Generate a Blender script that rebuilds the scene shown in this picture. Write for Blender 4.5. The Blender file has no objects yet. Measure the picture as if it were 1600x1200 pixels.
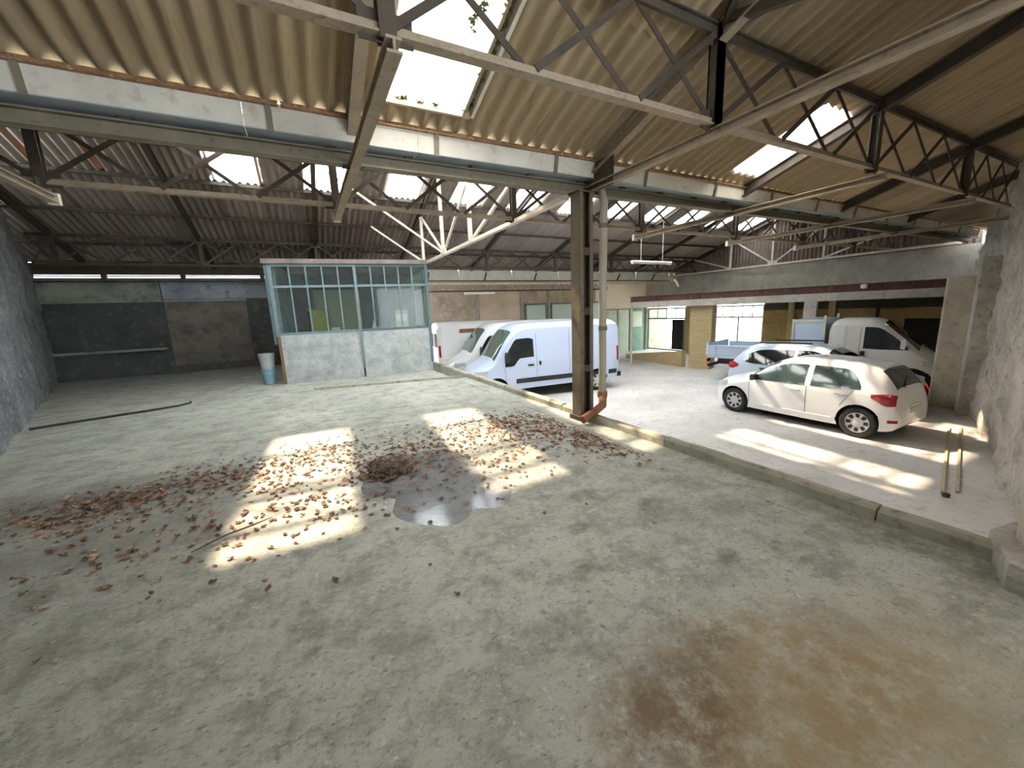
import bpy, bmesh, math, random
import numpy as np
from mathutils import Vector, Matrix, noise

scene = bpy.context.scene
COL = scene.collection
random.seed(7)

# ------------------------------------------------------------------ camera
ROT = Matrix(((0.883509, 0.121018, -0.452512),
              (-0.466690, 0.144588, -0.872522),
              (-0.040164, 0.982064, 0.184223)))
cam_d = bpy.data.cameras.new('camera')
cam_d.sensor_width = 36.0
cam_d.lens = 609.49 / 1600 * 36.0
cam_d.clip_start = 0.05
cam_d.clip_end = 400
cam = bpy.data.objects.new('camera', cam_d)
COL.objects.link(cam)
_q = ROT.to_quaternion(); _q.normalize()
cam.matrix_world = Matrix.Translation((0, 0, 1.6)) @ _q.to_matrix().to_4x4()
scene.camera = cam

# ------------------------------------------------------------------ world, sun, exposure
world = bpy.data.worlds.new('sky')
scene.world = world
world.use_nodes = True
bg = world.node_tree.nodes['Background']
bg.inputs['Color'].default_value = (0.88, 0.94, 1.0, 1)
bg.inputs['Strength'].default_value = 7.0

sun_d = bpy.data.lights.new('sun', 'SUN')
sun_d.energy = 17.0
sun_d.color = (1.0, 0.80, 0.58)
sun_d.angle = math.radians(1.6)
sun = bpy.data.objects.new('sun', sun_d)
COL.objects.link(sun)
sun.rotation_euler = Vector((0.16, -0.81, -1.0)).to_track_quat('-Z', 'Y').to_euler()

vs = scene.view_settings
vs.view_transform = 'Standard'
vs.look = 'None'
vs.gamma = 1.0
vs.use_curve_mapping = False
vs.exposure = 0.72
scene.cycles.max_bounces = 10
scene.cycles.diffuse_bounces = 6
scene.cycles.transparent_max_bounces = 12
scene.cycles.caustics_reflective = False
scene.cycles.caustics_refractive = False

# ------------------------------------------------------------------ materials
MATS = {}

def mat(name, c1, c2=None, scale=3.0, rough=0.85, bump=0.0, metal=0.0, detail=6.0, rnd=0.0,
        fine=None, c3=None, spec=0.5, dist=0.02, stretch=None, coord='Object'):
    """base colour c1 mottled with c2 (large noise) and c3 (fine specks)"""
    m = bpy.data.materials.new(name)
    m.use_nodes = True
    nt = m.node_tree
    N, L = nt.nodes, nt.links
    b = N['Principled BSDF']
    b.inputs['Roughness'].default_value = rough
    b.inputs['Metallic'].default_value = metal
    b.inputs['Specular IOR Level'].default_value = spec
    b.inputs['Base Color'].default_value = (*c1, 1)
    MATS[name] = m
    if c2 is None and bump == 0 and rnd == 0:
        return m
    tc = N.new('ShaderNodeTexCoord')
    vec = tc.outputs[coord]
    if stretch:
        mp = N.new('ShaderNodeMapping')
        mp.inputs['Scale'].default_value = stretch
        L.new(vec, mp.inputs['Vector'])
        vec = mp.outputs['Vector']
    oi = None
    if rnd:
        oi = N.new('ShaderNodeObjectInfo')
        ad = N.new('ShaderNodeVectorMath'); ad.operation = 'MULTIPLY_ADD'
        ad.inputs[1].default_value = (1, 1, 1)
        cm = N.new('ShaderNodeVectorMath'); cm.operation = 'SCALE'
        cm.inputs[0].default_value = (13, 37, 71)
        L.new(oi.outputs['Random'], cm.inputs['Scale'])
        L.new(vec, ad.inputs[0]); L.new(cm.outputs['Vector'], ad.inputs[2])
        vec = ad.outputs['Vector']
    col = None
    if c2 is not None:
        nz = N.new('ShaderNodeTexNoise')
        nz.inputs['Scale'].default_value = scale
        nz.inputs['Detail'].default_value = detail
        nz.inputs['Roughness'].default_value = 0.62
        L.new(vec, nz.inputs['Vector'])
        rp = N.new('ShaderNodeValToRGB')
        rp.color_ramp.elements[0].position = 0.34
        rp.color_ramp.elements[1].position = 0.68
        rp.color_ramp.elements[0].color = (*c1, 1)
        rp.color_ramp.elements[1].color = (*c2, 1)
        L.new(nz.outputs['Fac'], rp.inputs['Fac'])
        col = rp.outputs['Color']
        if c3 is not None:
            n2 = N.new('ShaderNodeTexNoise')
            n2.inputs['Scale'].default_value = fine or scale * 6
            n2.inputs['Detail'].default_value = 4
            L.new(vec, n2.inputs['Vector'])
            r2 = N.new('ShaderNodeValToRGB')
            r2.color_ramp.elements[0].position = 0.56
            r2.color_ramp.elements[1].position = 0.80
            r2.color_ramp.elements[0].color = (0, 0, 0, 1)
            r2.color_ramp.elements[1].color = (1, 1, 1, 1)
            L.new(n2.outputs['Fac'], r2.inputs['Fac'])
            mx = N.new('ShaderNodeMix'); mx.data_type = 'RGBA'
            L.new(r2.outputs['Color'], mx.inputs[0])
            L.new(col, mx.inputs[6])
            mx.inputs[7].default_value = (*c3, 1)
            col = mx.outputs[2]
        if rnd:
            hs = N.new('ShaderNodeHueSaturation')
            mr = N.new('ShaderNodeMapRange')
            mr.inputs['To Min'].default_value = 1 - rnd
            mr.inputs['To Max'].default_value = 1 + rnd
            L.new(oi.outputs['Random'], mr.inputs['Value'])
            L.new(mr.outputs['Result'], hs.inputs['Value'])
            L.new(col, hs.inputs['Color'])
            col = hs.outputs['Color']
        L.new(col, b.inputs['Base Color'])
    if bump:
        nb = N.new('ShaderNodeTexNoise')
        nb.inputs['Scale'].default_value = fine or scale * 5
        nb.inputs['Detail'].default_value = 6
        L.new(vec, nb.inputs['Vector'])
        bp = N.new('ShaderNodeBump')
        bp.inputs['Strength'].default_value = bump
        bp.inputs['Distance'].default_value = dist
        L.new(nb.outputs['Fac'], bp.inputs['Height'])
        L.new(bp.outputs['Normal'], b.inputs['Normal'])
    return m

mat('steel', (0.040, 0.033, 0.025), (0.075, 0.058, 0.040), 5, 0.75, 0.15, c3=(0.09, 0.045, 0.02), fine=22)  # near-black: the shade of the backlit roof steel put into its colour
mat('steel_tan', (0.25, 0.205, 0.145), (0.34, 0.28, 0.20), 5, 0.75, 0.15, c3=(0.20, 0.10, 0.05), fine=22)  # tan copy of the roof steel, its lit look put into the colour
mat('steel_pale', (0.62, 0.56, 0.48), (0.45, 0.40, 0.33), 4, 0.7, 0.1)
mat('steel_olive', (0.145, 0.128, 0.085), (0.20, 0.175, 0.12), 3, 0.7, 0.15, c3=(0.12, 0.07, 0.03), fine=18)
mat('rust', (0.20, 0.085, 0.035), (0.34, 0.22, 0.12), 9, 0.9, 0.4, c3=(0.55, 0.45, 0.30), fine=30)
mat('rust_pipe', (0.20, 0.075, 0.04), (0.30, 0.135, 0.075), 8, 0.8, 0.3)
mat('sheet', (0.285, 0.22, 0.135), (0.37, 0.29, 0.18), 2.2, 0.92, 0.2, rnd=0.16, c3=(0.22, 0.165, 0.10), fine=14, stretch=(2.5, 0.25, 1))
mat('sheet_grey', (0.25, 0.21, 0.18), (0.33, 0.28, 0.235), 2.2, 0.92, 0.2, rnd=0.16, c3=(0.19, 0.16, 0.13), fine=14, stretch=(2.5, 0.25, 1))
mat('gutter_white', (0.66, 0.64, 0.56), (0.52, 0.50, 0.43), 2.0, 0.8, 0.1, c3=(0.40, 0.35, 0.27), fine=9)
mat('zinc', (0.26, 0.31, 0.35), (0.36, 0.41, 0.44), 3.0, 0.5, 0.05, metal=0.25)
mat('concrete_low', (0.65, 0.625, 0.60), (0.50, 0.48, 0.46), 0.9, 0.8, 0.15, c3=(0.36, 0.33, 0.32), fine=7)
mat('concrete_old', (0.34, 0.315, 0.275), (0.22, 0.205, 0.18), 1.6, 0.9, 0.3, c3=(0.17, 0.16, 0.13), fine=11)
mat('kerb_concrete', (0.40, 0.385, 0.32), (0.27, 0.265, 0.20), 2.5, 0.9, 0.35, c3=(0.12, 0.13, 0.07), fine=10)
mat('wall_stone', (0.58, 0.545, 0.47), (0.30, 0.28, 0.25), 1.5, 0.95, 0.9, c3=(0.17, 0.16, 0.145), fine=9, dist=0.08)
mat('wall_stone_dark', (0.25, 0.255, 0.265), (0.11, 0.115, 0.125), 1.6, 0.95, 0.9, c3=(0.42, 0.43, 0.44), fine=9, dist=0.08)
mat('pillar_render', (0.50, 0.44, 0.34), (0.36, 0.31, 0.235), 2.2, 0.9, 0.3, c3=(0.27, 0.22, 0.16), fine=9)
mat('plaster_dark', (0.085, 0.09, 0.085), (0.045, 0.05, 0.05), 1.1, 0.7, 0.2, c3=(0.15, 0.15, 0.13), fine=5)
mat('plaster_green', (0.34, 0.37, 0.29), (0.17, 0.20, 0.17), 1.4, 0.7, 0.2, c3=(0.08, 0.10, 0.09), fine=4)
mat('plaster_blue', (0.36, 0.40, 0.44), (0.20, 0.235, 0.27), 1.8, 0.7, 0.2, c3=(0.10, 0.11, 0.12), fine=5)
mat('plaster_brown', (0.20, 0.175, 0.14), (0.10, 0.09, 0.08), 1.3, 0.7, 0.2, c3=(0.05, 0.05, 0.05), fine=4)
mat('wall_mid', (0.40, 0.335, 0.26), (0.25, 0.21, 0.165), 1.8, 0.9, 0.5, c3=(0.52, 0.47, 0.40), fine=9)
mat('wall_mid_pale', (0.52, 0.435, 0.345), (0.40, 0.33, 0.26), 1.2, 0.9, 0.3)
mat('wall_white', (0.66, 0.60, 0.50), (0.56, 0.50, 0.42), 1.2, 0.85, 0.1)
mat('cabin_wall', (0.50, 0.53, 0.53), (0.29, 0.315, 0.32), 3.0, 0.8, 0.25, c3=(0.18, 0.19, 0.19), fine=14)
mat('cabin_frame', (0.125, 0.19, 0.21), (0.19, 0.26, 0.28), 6, 0.6, 0.1)
mat('cabin_frame_dark', (0.07, 0.125, 0.145), (0.11, 0.17, 0.19), 6, 0.6, 0.1)
mat('wood_brown', (0.24, 0.145, 0.07), (0.16, 0.095, 0.05), 5, 0.8, 0.2)
mat('roof_board', (0.14, 0.11, 0.095), (0.24, 0.20, 0.18), 3, 0.8, 0.2)
mat('ochre', (0.50, 0.36, 0.15), (0.33, 0.225, 0.085), 1.0, 0.9, 0.2, c3=(0.24, 0.15, 0.06), fine=8)
mat('ochre_pale', (0.62, 0.49, 0.27), (0.48, 0.37, 0.19), 1.5, 0.9, 0.2)
mat('green_door', (0.085, 0.175, 0.125), (0.13, 0.23, 0.17), 2, 0.6)
mat('green_pale', (0.42, 0.50, 0.40), (0.34, 0.42, 0.33), 2, 0.6)
mat('red_beam', (0.07, 0.022, 0.020), (0.13, 0.048, 0.036), 2.5, 0.65, 0.2, c3=(0.26, 0.13, 0.09), fine=6)
mat('lintel', (0.52, 0.48, 0.43), (0.38, 0.35, 0.31), 2.0, 0.9, 0.2, c3=(0.27, 0.24, 0.20), fine=8)
mat('dark_void', (0.012, 0.011, 0.010), rough=0.9)
mat('black_trim', (0.018, 0.018, 0.020), rough=0.55)
mat('tyre', (0.016, 0.016, 0.017), (0.03, 0.03, 0.03), 20, 0.85)
mat('chrome', (0.62, 0.63, 0.65), rough=0.3, metal=0.6)
mat('hubcap_silver', (0.58, 0.59, 0.60), rough=0.38, metal=0.35)
mat('tail_red', (0.36, 0.012, 0.02), rough=0.15, spec=0.8)
mat('lamp_clear', (0.55, 0.58, 0.60), rough=0.1, spec=0.9)
mat('leaf_brown', (0.23, 0.115, 0.052), (0.13, 0.065, 0.03), 9, 0.8, rnd=0.45)
mat('leaf_rust', (0.36, 0.155, 0.07), (0.22, 0.09, 0.04), 9, 0.8, rnd=0.4)
mat('leaf_pale', (0.50, 0.36, 0.22), (0.34, 0.21, 0.11), 9, 0.8, rnd=0.35)
mat('leaf_dark', (0.075, 0.045, 0.028), (0.12, 0.07, 0.04), 9, 0.7, rnd=0.4)
mat('moss', (0.065, 0.085, 0.03), (0.12, 0.14, 0.05), 12, 0.95)
mat('cable', (0.022, 0.022, 0.026), rough=0.6)
mat('board_white', (0.75, 0.74, 0.70), (0.66, 0.65, 0.60), 3, 0.6)
mat('yellow_box', (0.42, 0.37, 0.02), (0.34, 0.29, 0.02), 3, 0.6)
mat('cream_paint', (0.56, 0.54, 0.31), (0.48, 0.46, 0.26), 2, 0.8)
mat('bucket_blue', (0.16, 0.34, 0.42), (0.22, 0.40, 0.47), 5, 0.5)
mat('bucket_grey', (0.42, 0.44, 0.46), (0.36, 0.38, 0.40), 5, 0.5)
mat('outside_wall', (0.86, 0.86, 0.82), (0.80, 0.81, 0.77), 0.6, 0.9)
mat('outside_window', (0.40, 0.50, 0.46), rough=0.3)
mat('asphalt', (0.45, 0.44, 0.42), (0.36, 0.35, 0.34), 1, 0.9)
mat('column_brown', (0.115, 0.090, 0.056), (0.165, 0.132, 0.086), 3, 0.7, 0.15, c3=(0.10, 0.05, 0.025), fine=14)
mat('cladding', (0.13, 0.10, 0.08), (0.19, 0.15, 0.12), 2.0, 0.9, 0.2)
mat('pipe_grey', (0.40, 0.37, 0.29), (0.34, 0.31, 0.24), 1.5, 0.6)
mat('plank', (0.55, 0.46, 0.33), (0.40, 0.33, 0.23), 4, 0.85)


def car_paint(name, c, c2=None):
    m = mat(name, c, c2, 1.2, 0.28, 0, detail=2)
    b = m.node_tree.nodes['Principled BSDF']
    b.inputs['Coat Weight'].default_value = 0.6
    b.inputs['Coat Roughness'].default_value = 0.06
    return m

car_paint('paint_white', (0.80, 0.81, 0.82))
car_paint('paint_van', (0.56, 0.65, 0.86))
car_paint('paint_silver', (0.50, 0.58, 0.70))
car_paint('paint_truck', (0.74, 0.72, 0.68))
car_paint('paint_bed', (0.40, 0.47, 0.58))
car_paint('paint_board', (0.52, 0.64, 0.76))
m = mat('car_glass', (0.012, 0.016, 0.018), rough=0.04, spec=0.9)
m = mat('car_glass_green', (0.06, 0.12, 0.10), rough=0.05, spec=0.9)
m = mat('car_glass_side', (0.035, 0.06, 0.062), rough=0.05, spec=0.9)


def trans_mat(name, color, clear, diffuse_col=None):
    """weathered roof glazing: diffuse transmission plus a share of clear view"""
    m = bpy.data.materials.new(name)
    m.use_nodes = True
    nt = m.node_tree
    N, L = nt.nodes, nt.links
    N.remove(N['Principled BSDF'])
    out = N['Material Output']
    tl = N.new('ShaderNodeBsdfTranslucent'); tl.inputs['Color'].default_value = (*color, 1)
    tp = N.new('ShaderNodeBsdfTransparent'); tp.inputs['Color'].default_value = (*color, 1)
    mx = N.new('ShaderNodeMixShader'); mx.inputs[0].default_value = clear
    L.new(tl.outputs[0], mx.inputs[1]); L.new(tp.outputs[0], mx.inputs[2])
    L.new(mx.outputs[0], out.inputs['Surface'])
    MATS[name] = m
    return m

trans_mat('glaze_milky', (0.97, 0.98, 0.98), 0.0)
trans_mat('glaze_far', (0.90, 0.95, 1.0), 0.15)
trans_mat('glaze_clear', (0.96, 0.96, 0.94), 0.72)


def glass_mat(name, tint, gl=0.12, diffuse_mix=0.25, dcol=(0.3, 0.33, 0.33), fresnel=None, rough=0.06):
    """thin dusty pane: mostly see-through, a little mirror, a diffuse film"""
    m = bpy.data.materials.new(name)
    m.use_nodes = True
    nt = m.node_tree
    N, L = nt.nodes, nt.links
    N.remove(N['Principled BSDF'])
    out = N['Material Output']
    tp = N.new('ShaderNodeBsdfTransparent'); tp.inputs['Color'].default_value = (*tint, 1)
    gs = N.new('ShaderNodeBsdfGlossy'); gs.inputs['Roughness'].default_value = rough
    df = N.new('ShaderNodeBsdfDiffuse'); df.inputs['Color'].default_value = (*dcol, 1)
    a = N.new('ShaderNodeMixShader'); a.inputs[0].default_value = gl
    b = N.new('ShaderNodeMixShader'); b.inputs[0].default_value = diffuse_mix
    L.new(tp.outputs[0], a.inputs[1]); L.new(gs.outputs[0], a.inputs[2])
    L.new(a.outputs[0], b.inputs[1]); L.new(df.outputs[0], b.inputs[2])
    L.new(b.outputs[0], out.inputs['Surface'])
    if fresnel:
        fr = N.new('ShaderNodeFresnel'); fr.inputs['IOR'].default_value = fresnel
        L.new(fr.outputs[0], a.inputs[0])
    MATS[name] = m
    return m

glass_mat('pane_dusty', (0.80, 0.87, 0.85), 0.02, 0.07, (0.28, 0.32, 0.33))
glass_mat('pane_clear', (0.95, 0.98, 0.97), 0.06, 0.04, (0.6, 0.62, 0.6))
glass_mat('water', (0.93, 0.95, 0.98), 0.30, 0.16, (0.60, 0.64, 0.74), 1.5, 0.13)  # pale blue diffuse share paints the sky's reflection into the water

m = mat('tube_glow', (0.8, 0.8, 0.78), rough=0.4)


def brick_mat(name, c1, c2, mortar, scale=1.0, axis='XZ'):
    m = bpy.data.materials.new(name)
    m.use_nodes = True
    nt = m.node_tree
    N, L = nt.nodes, nt.links
    b = N['Principled BSDF']; b.inputs['Roughness'].default_value = 0.9
    tc = N.new('ShaderNodeTexCoord')
    sp = N.new('ShaderNodeSeparateXYZ'); L.new(tc.outputs['Object'], sp.inputs[0])
    ad = N.new('ShaderNodeMath'); ad.operation = 'ADD'
    L.new(sp.outputs['X'], ad.inputs[0]); L.new(sp.outputs['Y'], ad.inputs[1])
    cb = N.new('ShaderNodeCombineXYZ')
    L.new(ad.outputs[0], cb.inputs['X']); L.new(sp.outputs['Z'], cb.inputs['Y'])
    br = N.new('ShaderNodeTexBrick')
    br.inputs['Color1'].default_value = (*c1, 1)
    br.inputs['Color2'].default_value = (*c2, 1)
    br.inputs['Mortar'].default_value = (*mortar, 1)
    br.inputs['Scale'].default_value = scale
    br.inputs['Mortar Size'].default_value = 0.012
    br.inputs['Brick Width'].default_value = 0.23
    br.inputs['Row Height'].default_value = 0.075
    L.new(cb.outputs[0], br.inputs['Vector'])
    L.new(br.outputs['Color'], b.inputs['Base Color'])
    bp = N.new('ShaderNodeBump'); bp.inputs['Strength'].default_value = 0.5; bp.inputs['Distance'].default_value = 0.02
    L.new(br.outputs['Fac'], bp.inputs['Height']); bp.invert = True
    L.new(bp.outputs['Normal'], b.inputs['Normal'])
    MATS[name] = m
    return m

brick_mat('brick_ochre', (0.52, 0.38, 0.17), (0.60, 0.46, 0.25), (0.34, 0.27, 0.17))


def floor_mat():
    m = bpy.data.materials.new('floor_slab')
    m.use_nodes = True
    nt = m.node_tree
    N, L = nt.nodes, nt.links
    b = N['Principled BSDF']
    tc = N.new('ShaderNodeTexCoord')
    P = tc.outputs['Object']

    def noise_ramp(scale, p0, p1, detail=6, stretch=None, rot=0, rough=0.6, dist=0.0):
        v = P
        if stretch:
            mp = N.new('ShaderNodeMapping'); mp.inputs['Scale'].default_value = stretch
            mp.inputs['Rotation'].default_value = (0, 0, rot)
            L.new(v, mp.inputs[0]); v = mp.outputs[0]
        nz = N.new('ShaderNodeTexNoise')
        nz.inputs['Scale'].default_value = scale; nz.inputs['Detail'].default_value = detail
        nz.inputs['Roughness'].default_value = rough
        nz.inputs['Distortion'].default_value = dist
        L.new(v, nz.inputs['Vector'])
        r = N.new('ShaderNodeMapRange')
        r.inputs['From Min'].default_value = p0; r.inputs['From Max'].default_value = p1
        L.new(nz.outputs['Fac'], r.inputs['Value'])
        return r.outputs['Result']

    def blob(cx, cy, rx, ry, soft=0.6, rot=0.0, wob=0.5, broken=True):
        """irregular stain mask round (cx, cy)"""
        mp = N.new('ShaderNodeMapping')
        mp.vector_type = 'TEXTURE'
        mp.inputs['Location'].default_value = (cx, cy, 0)
        mp.inputs['Rotation'].default_value = (0, 0, rot)
        mp.inputs['Scale'].default_value = (rx, ry, 1)
        L.new(P, mp.inputs[0])
        ln = N.new('ShaderNodeVectorMath'); ln.operation = 'LENGTH'
        L.new(mp.outputs[0], ln.inputs[0])
        nz = N.new('ShaderNodeTexNoise'); nz.inputs['Scale'].default_value = 2.4; nz.inputs['Detail'].default_value = 8
        nz.inputs['Roughness'].default_value = 0.7
        L.new(P, nz.inputs['Vector'])
        a = N.new('ShaderNodeMath'); a.operation = 'MULTIPLY_ADD'
        a.inputs[1].default_value = wob * 2; L.new(nz.outputs['Fac'], a.inputs[0]); L.new(ln.outputs['Value'], a.inputs[2])
        r = N.new('ShaderNodeMapRange'); r.interpolation_type = 'SMOOTHSTEP'
        r.inputs['From Min'].default_value = 1.0 + wob; r.inputs['From Max'].default_value = 1.0 + wob - soft
        L.new(a.outputs[0], r.inputs['Value'])
        bk = noise_ramp(7.0, 0.40, 0.56, 8, rough=0.8)
        mu = N.new('ShaderNodeMath'); mu.operation = 'MULTIPLY'
        L.new(r.outputs['Result'], mu.inputs[0]); L.new(bk, mu.inputs[1])
        return mu.outputs[0] if broken else r.outputs['Result']

    def mixc(fac, a, c, amount=1.0):
        mx = N.new('ShaderNodeMix'); mx.data_type = 'RGBA'
        if amount != 1.0:
            mu = N.new('ShaderNodeMath'); mu.operation = 'MULTIPLY'; mu.inputs[1].default_value = amount
            L.new(fac, mu.inputs[0]); fac = mu.outputs[0]
        L.new(fac, mx.inputs[0])
        if isinstance(a, tuple): mx.inputs[6].default_value = (*a, 1)
        else: L.new(a, mx.inputs[6])
        mx.inputs[7].default_value = (*c, 1)
        return mx.outputs[2]

    c = mixc(noise_ramp(0.8, 0.35, 0.65), (0.43, 0.435, 0.38), (0.30, 0.31, 0.265))
    c = mixc(noise_ramp(1.4, 0.5, 0.72, stretch=(1, 3.0, 1), rot=0.5), c, (0.47, 0.48, 0.445), 0.8)
    c = mixc(noise_ramp(3.2, 0.48, 0.62, 10, rough=0.75), c, (0.19, 0.19, 0.16), 0.75)
    c = mixc(noise_ramp(16, 0.62, 0.72, 3), c, (0.16, 0.155, 0.13), 0.75)
    c = mixc(noise_ramp(30, 0.55, 0.75, 5, stretch=(1, 3.5, 1), rot=0.55, rough=0.8), c, (0.13, 0.125, 0.10), 0.6)
    c = mixc(noise_ramp(9, 0.50, 0.66, 10, rough=0.85), c, (0.145, 0.145, 0.115), 0.62)
    c = mixc(noise_ramp(26, 0.57, 0.66, 5, stretch=(1, 2.2, 1), rot=0.55, rough=0.75), c, (0.085, 0.08, 0.062), 0.75)
    c = mixc(noise_ramp(21, 0.60, 0.70, 4, rough=0.7), c, (0.60, 0.60, 0.53), 0.55)
    c = mixc(noise_ramp(1.1, 0.60, 0.68, 9, rough=0.72, dist=0.6), c, (0.52, 0.525, 0.48), 0.6)
    c = mixc(noise_ramp(0.55, 0.55, 0.70, 9, rough=0.7, dist=0.4), c, (0.17, 0.17, 0.145), 0.6)
    # brown oil and rust stain in the corner close to the kerb
    c = mixc(blob(1.8, 0.5, 1.5, 0.85, 0.9, -0.2, 0.5, False), c, (0.33, 0.265, 0.155), 0.6)
    c = mixc(blob(1.65, 0.65, 1.1, 0.62, 0.8, -0.2, 0.5), c, (0.24, 0.165, 0.08), 0.85)
    c = mixc(blob(1.15, 0.88, 0.5, 0.32, 0.7, 0.2, 0.5), c, (0.14, 0.09, 0.045), 0.9)
    c = mixc(blob(1.55, 1.02, 0.28, 0.12, 0.7, 0.1, 0.5), c, (0.15, 0.11, 0.07), 0.7)
    # damp, dirty band where the leaves have blown in
    c = mixc(blob(-1.9, 4.9, 2.3, 0.8, 0.9, -0.12, 0.5, False), c, (0.165, 0.148, 0.125), 0.62)
    c = mixc(blob(-1.9, 4.85, 2.2, 0.6, 0.9, -0.12, 0.5), c, (0.10, 0.085, 0.07), 0.8)
    c = mixc(blob(-1.3, 3.9, 1.6, 0.6, 0.9, 0.15, 0.5, False), c, (0.21, 0.195, 0.17), 0.6)
    # darker oil drips
    for (x, y, r) in ((2.0, 2.55, 0.20), (1.62, 2.15, 0.14), (2.35, 2.15, 0.16), (0.62, 1.52, 0.07),
                      (1.35, 1.75, 0.1), (0.1, 1.2, 0.07), (-0.15, 1.95, 0.06), (2.2, 1.35, 0.12), (2.6, 1.3, 0.1)):
        c = mixc(blob(x, y, r, r * 0.75, 0.6, 0.3, 0.35), c, (0.12, 0.115, 0.085), 0.7)
    # moss along the kerb channel
    c = mixc(blob(3.35, 0.9, 0.16, 1.5, 0.7, 0, 0.4), c, (0.14, 0.155, 0.095), 0.7)
    L.new(c, b.inputs['Base Color'])
    wet = blob(0.85, 3.75, 0.95, 1.05, 0.5, 0.5, 0.4, False)
    rr = N.new('ShaderNodeMapRange')
    rr.inputs['To Min'].default_value = 0.62; rr.inputs['To Max'].default_value = 0.22
    L.new(wet, rr.inputs['Value']); L.new(rr.outputs['Result'], b.inputs['Roughness'])
    nb = N.new('ShaderNodeTexNoise'); nb.inputs['Scale'].default_value = 26; nb.inputs['Detail'].default_value = 6
    L.new(P, nb.inputs['Vector'])
    bp = N.new('ShaderNodeBump'); bp.inputs['Strength'].default_value = 0.22; bp.inputs['Distance'].default_value = 0.02
    L.new(nb.outputs['Fac'], bp.inputs['Height'])
    L.new(bp.outputs['Normal'], b.inputs['Normal'])
    MATS['floor_slab'] = m

floor_mat()

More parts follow.
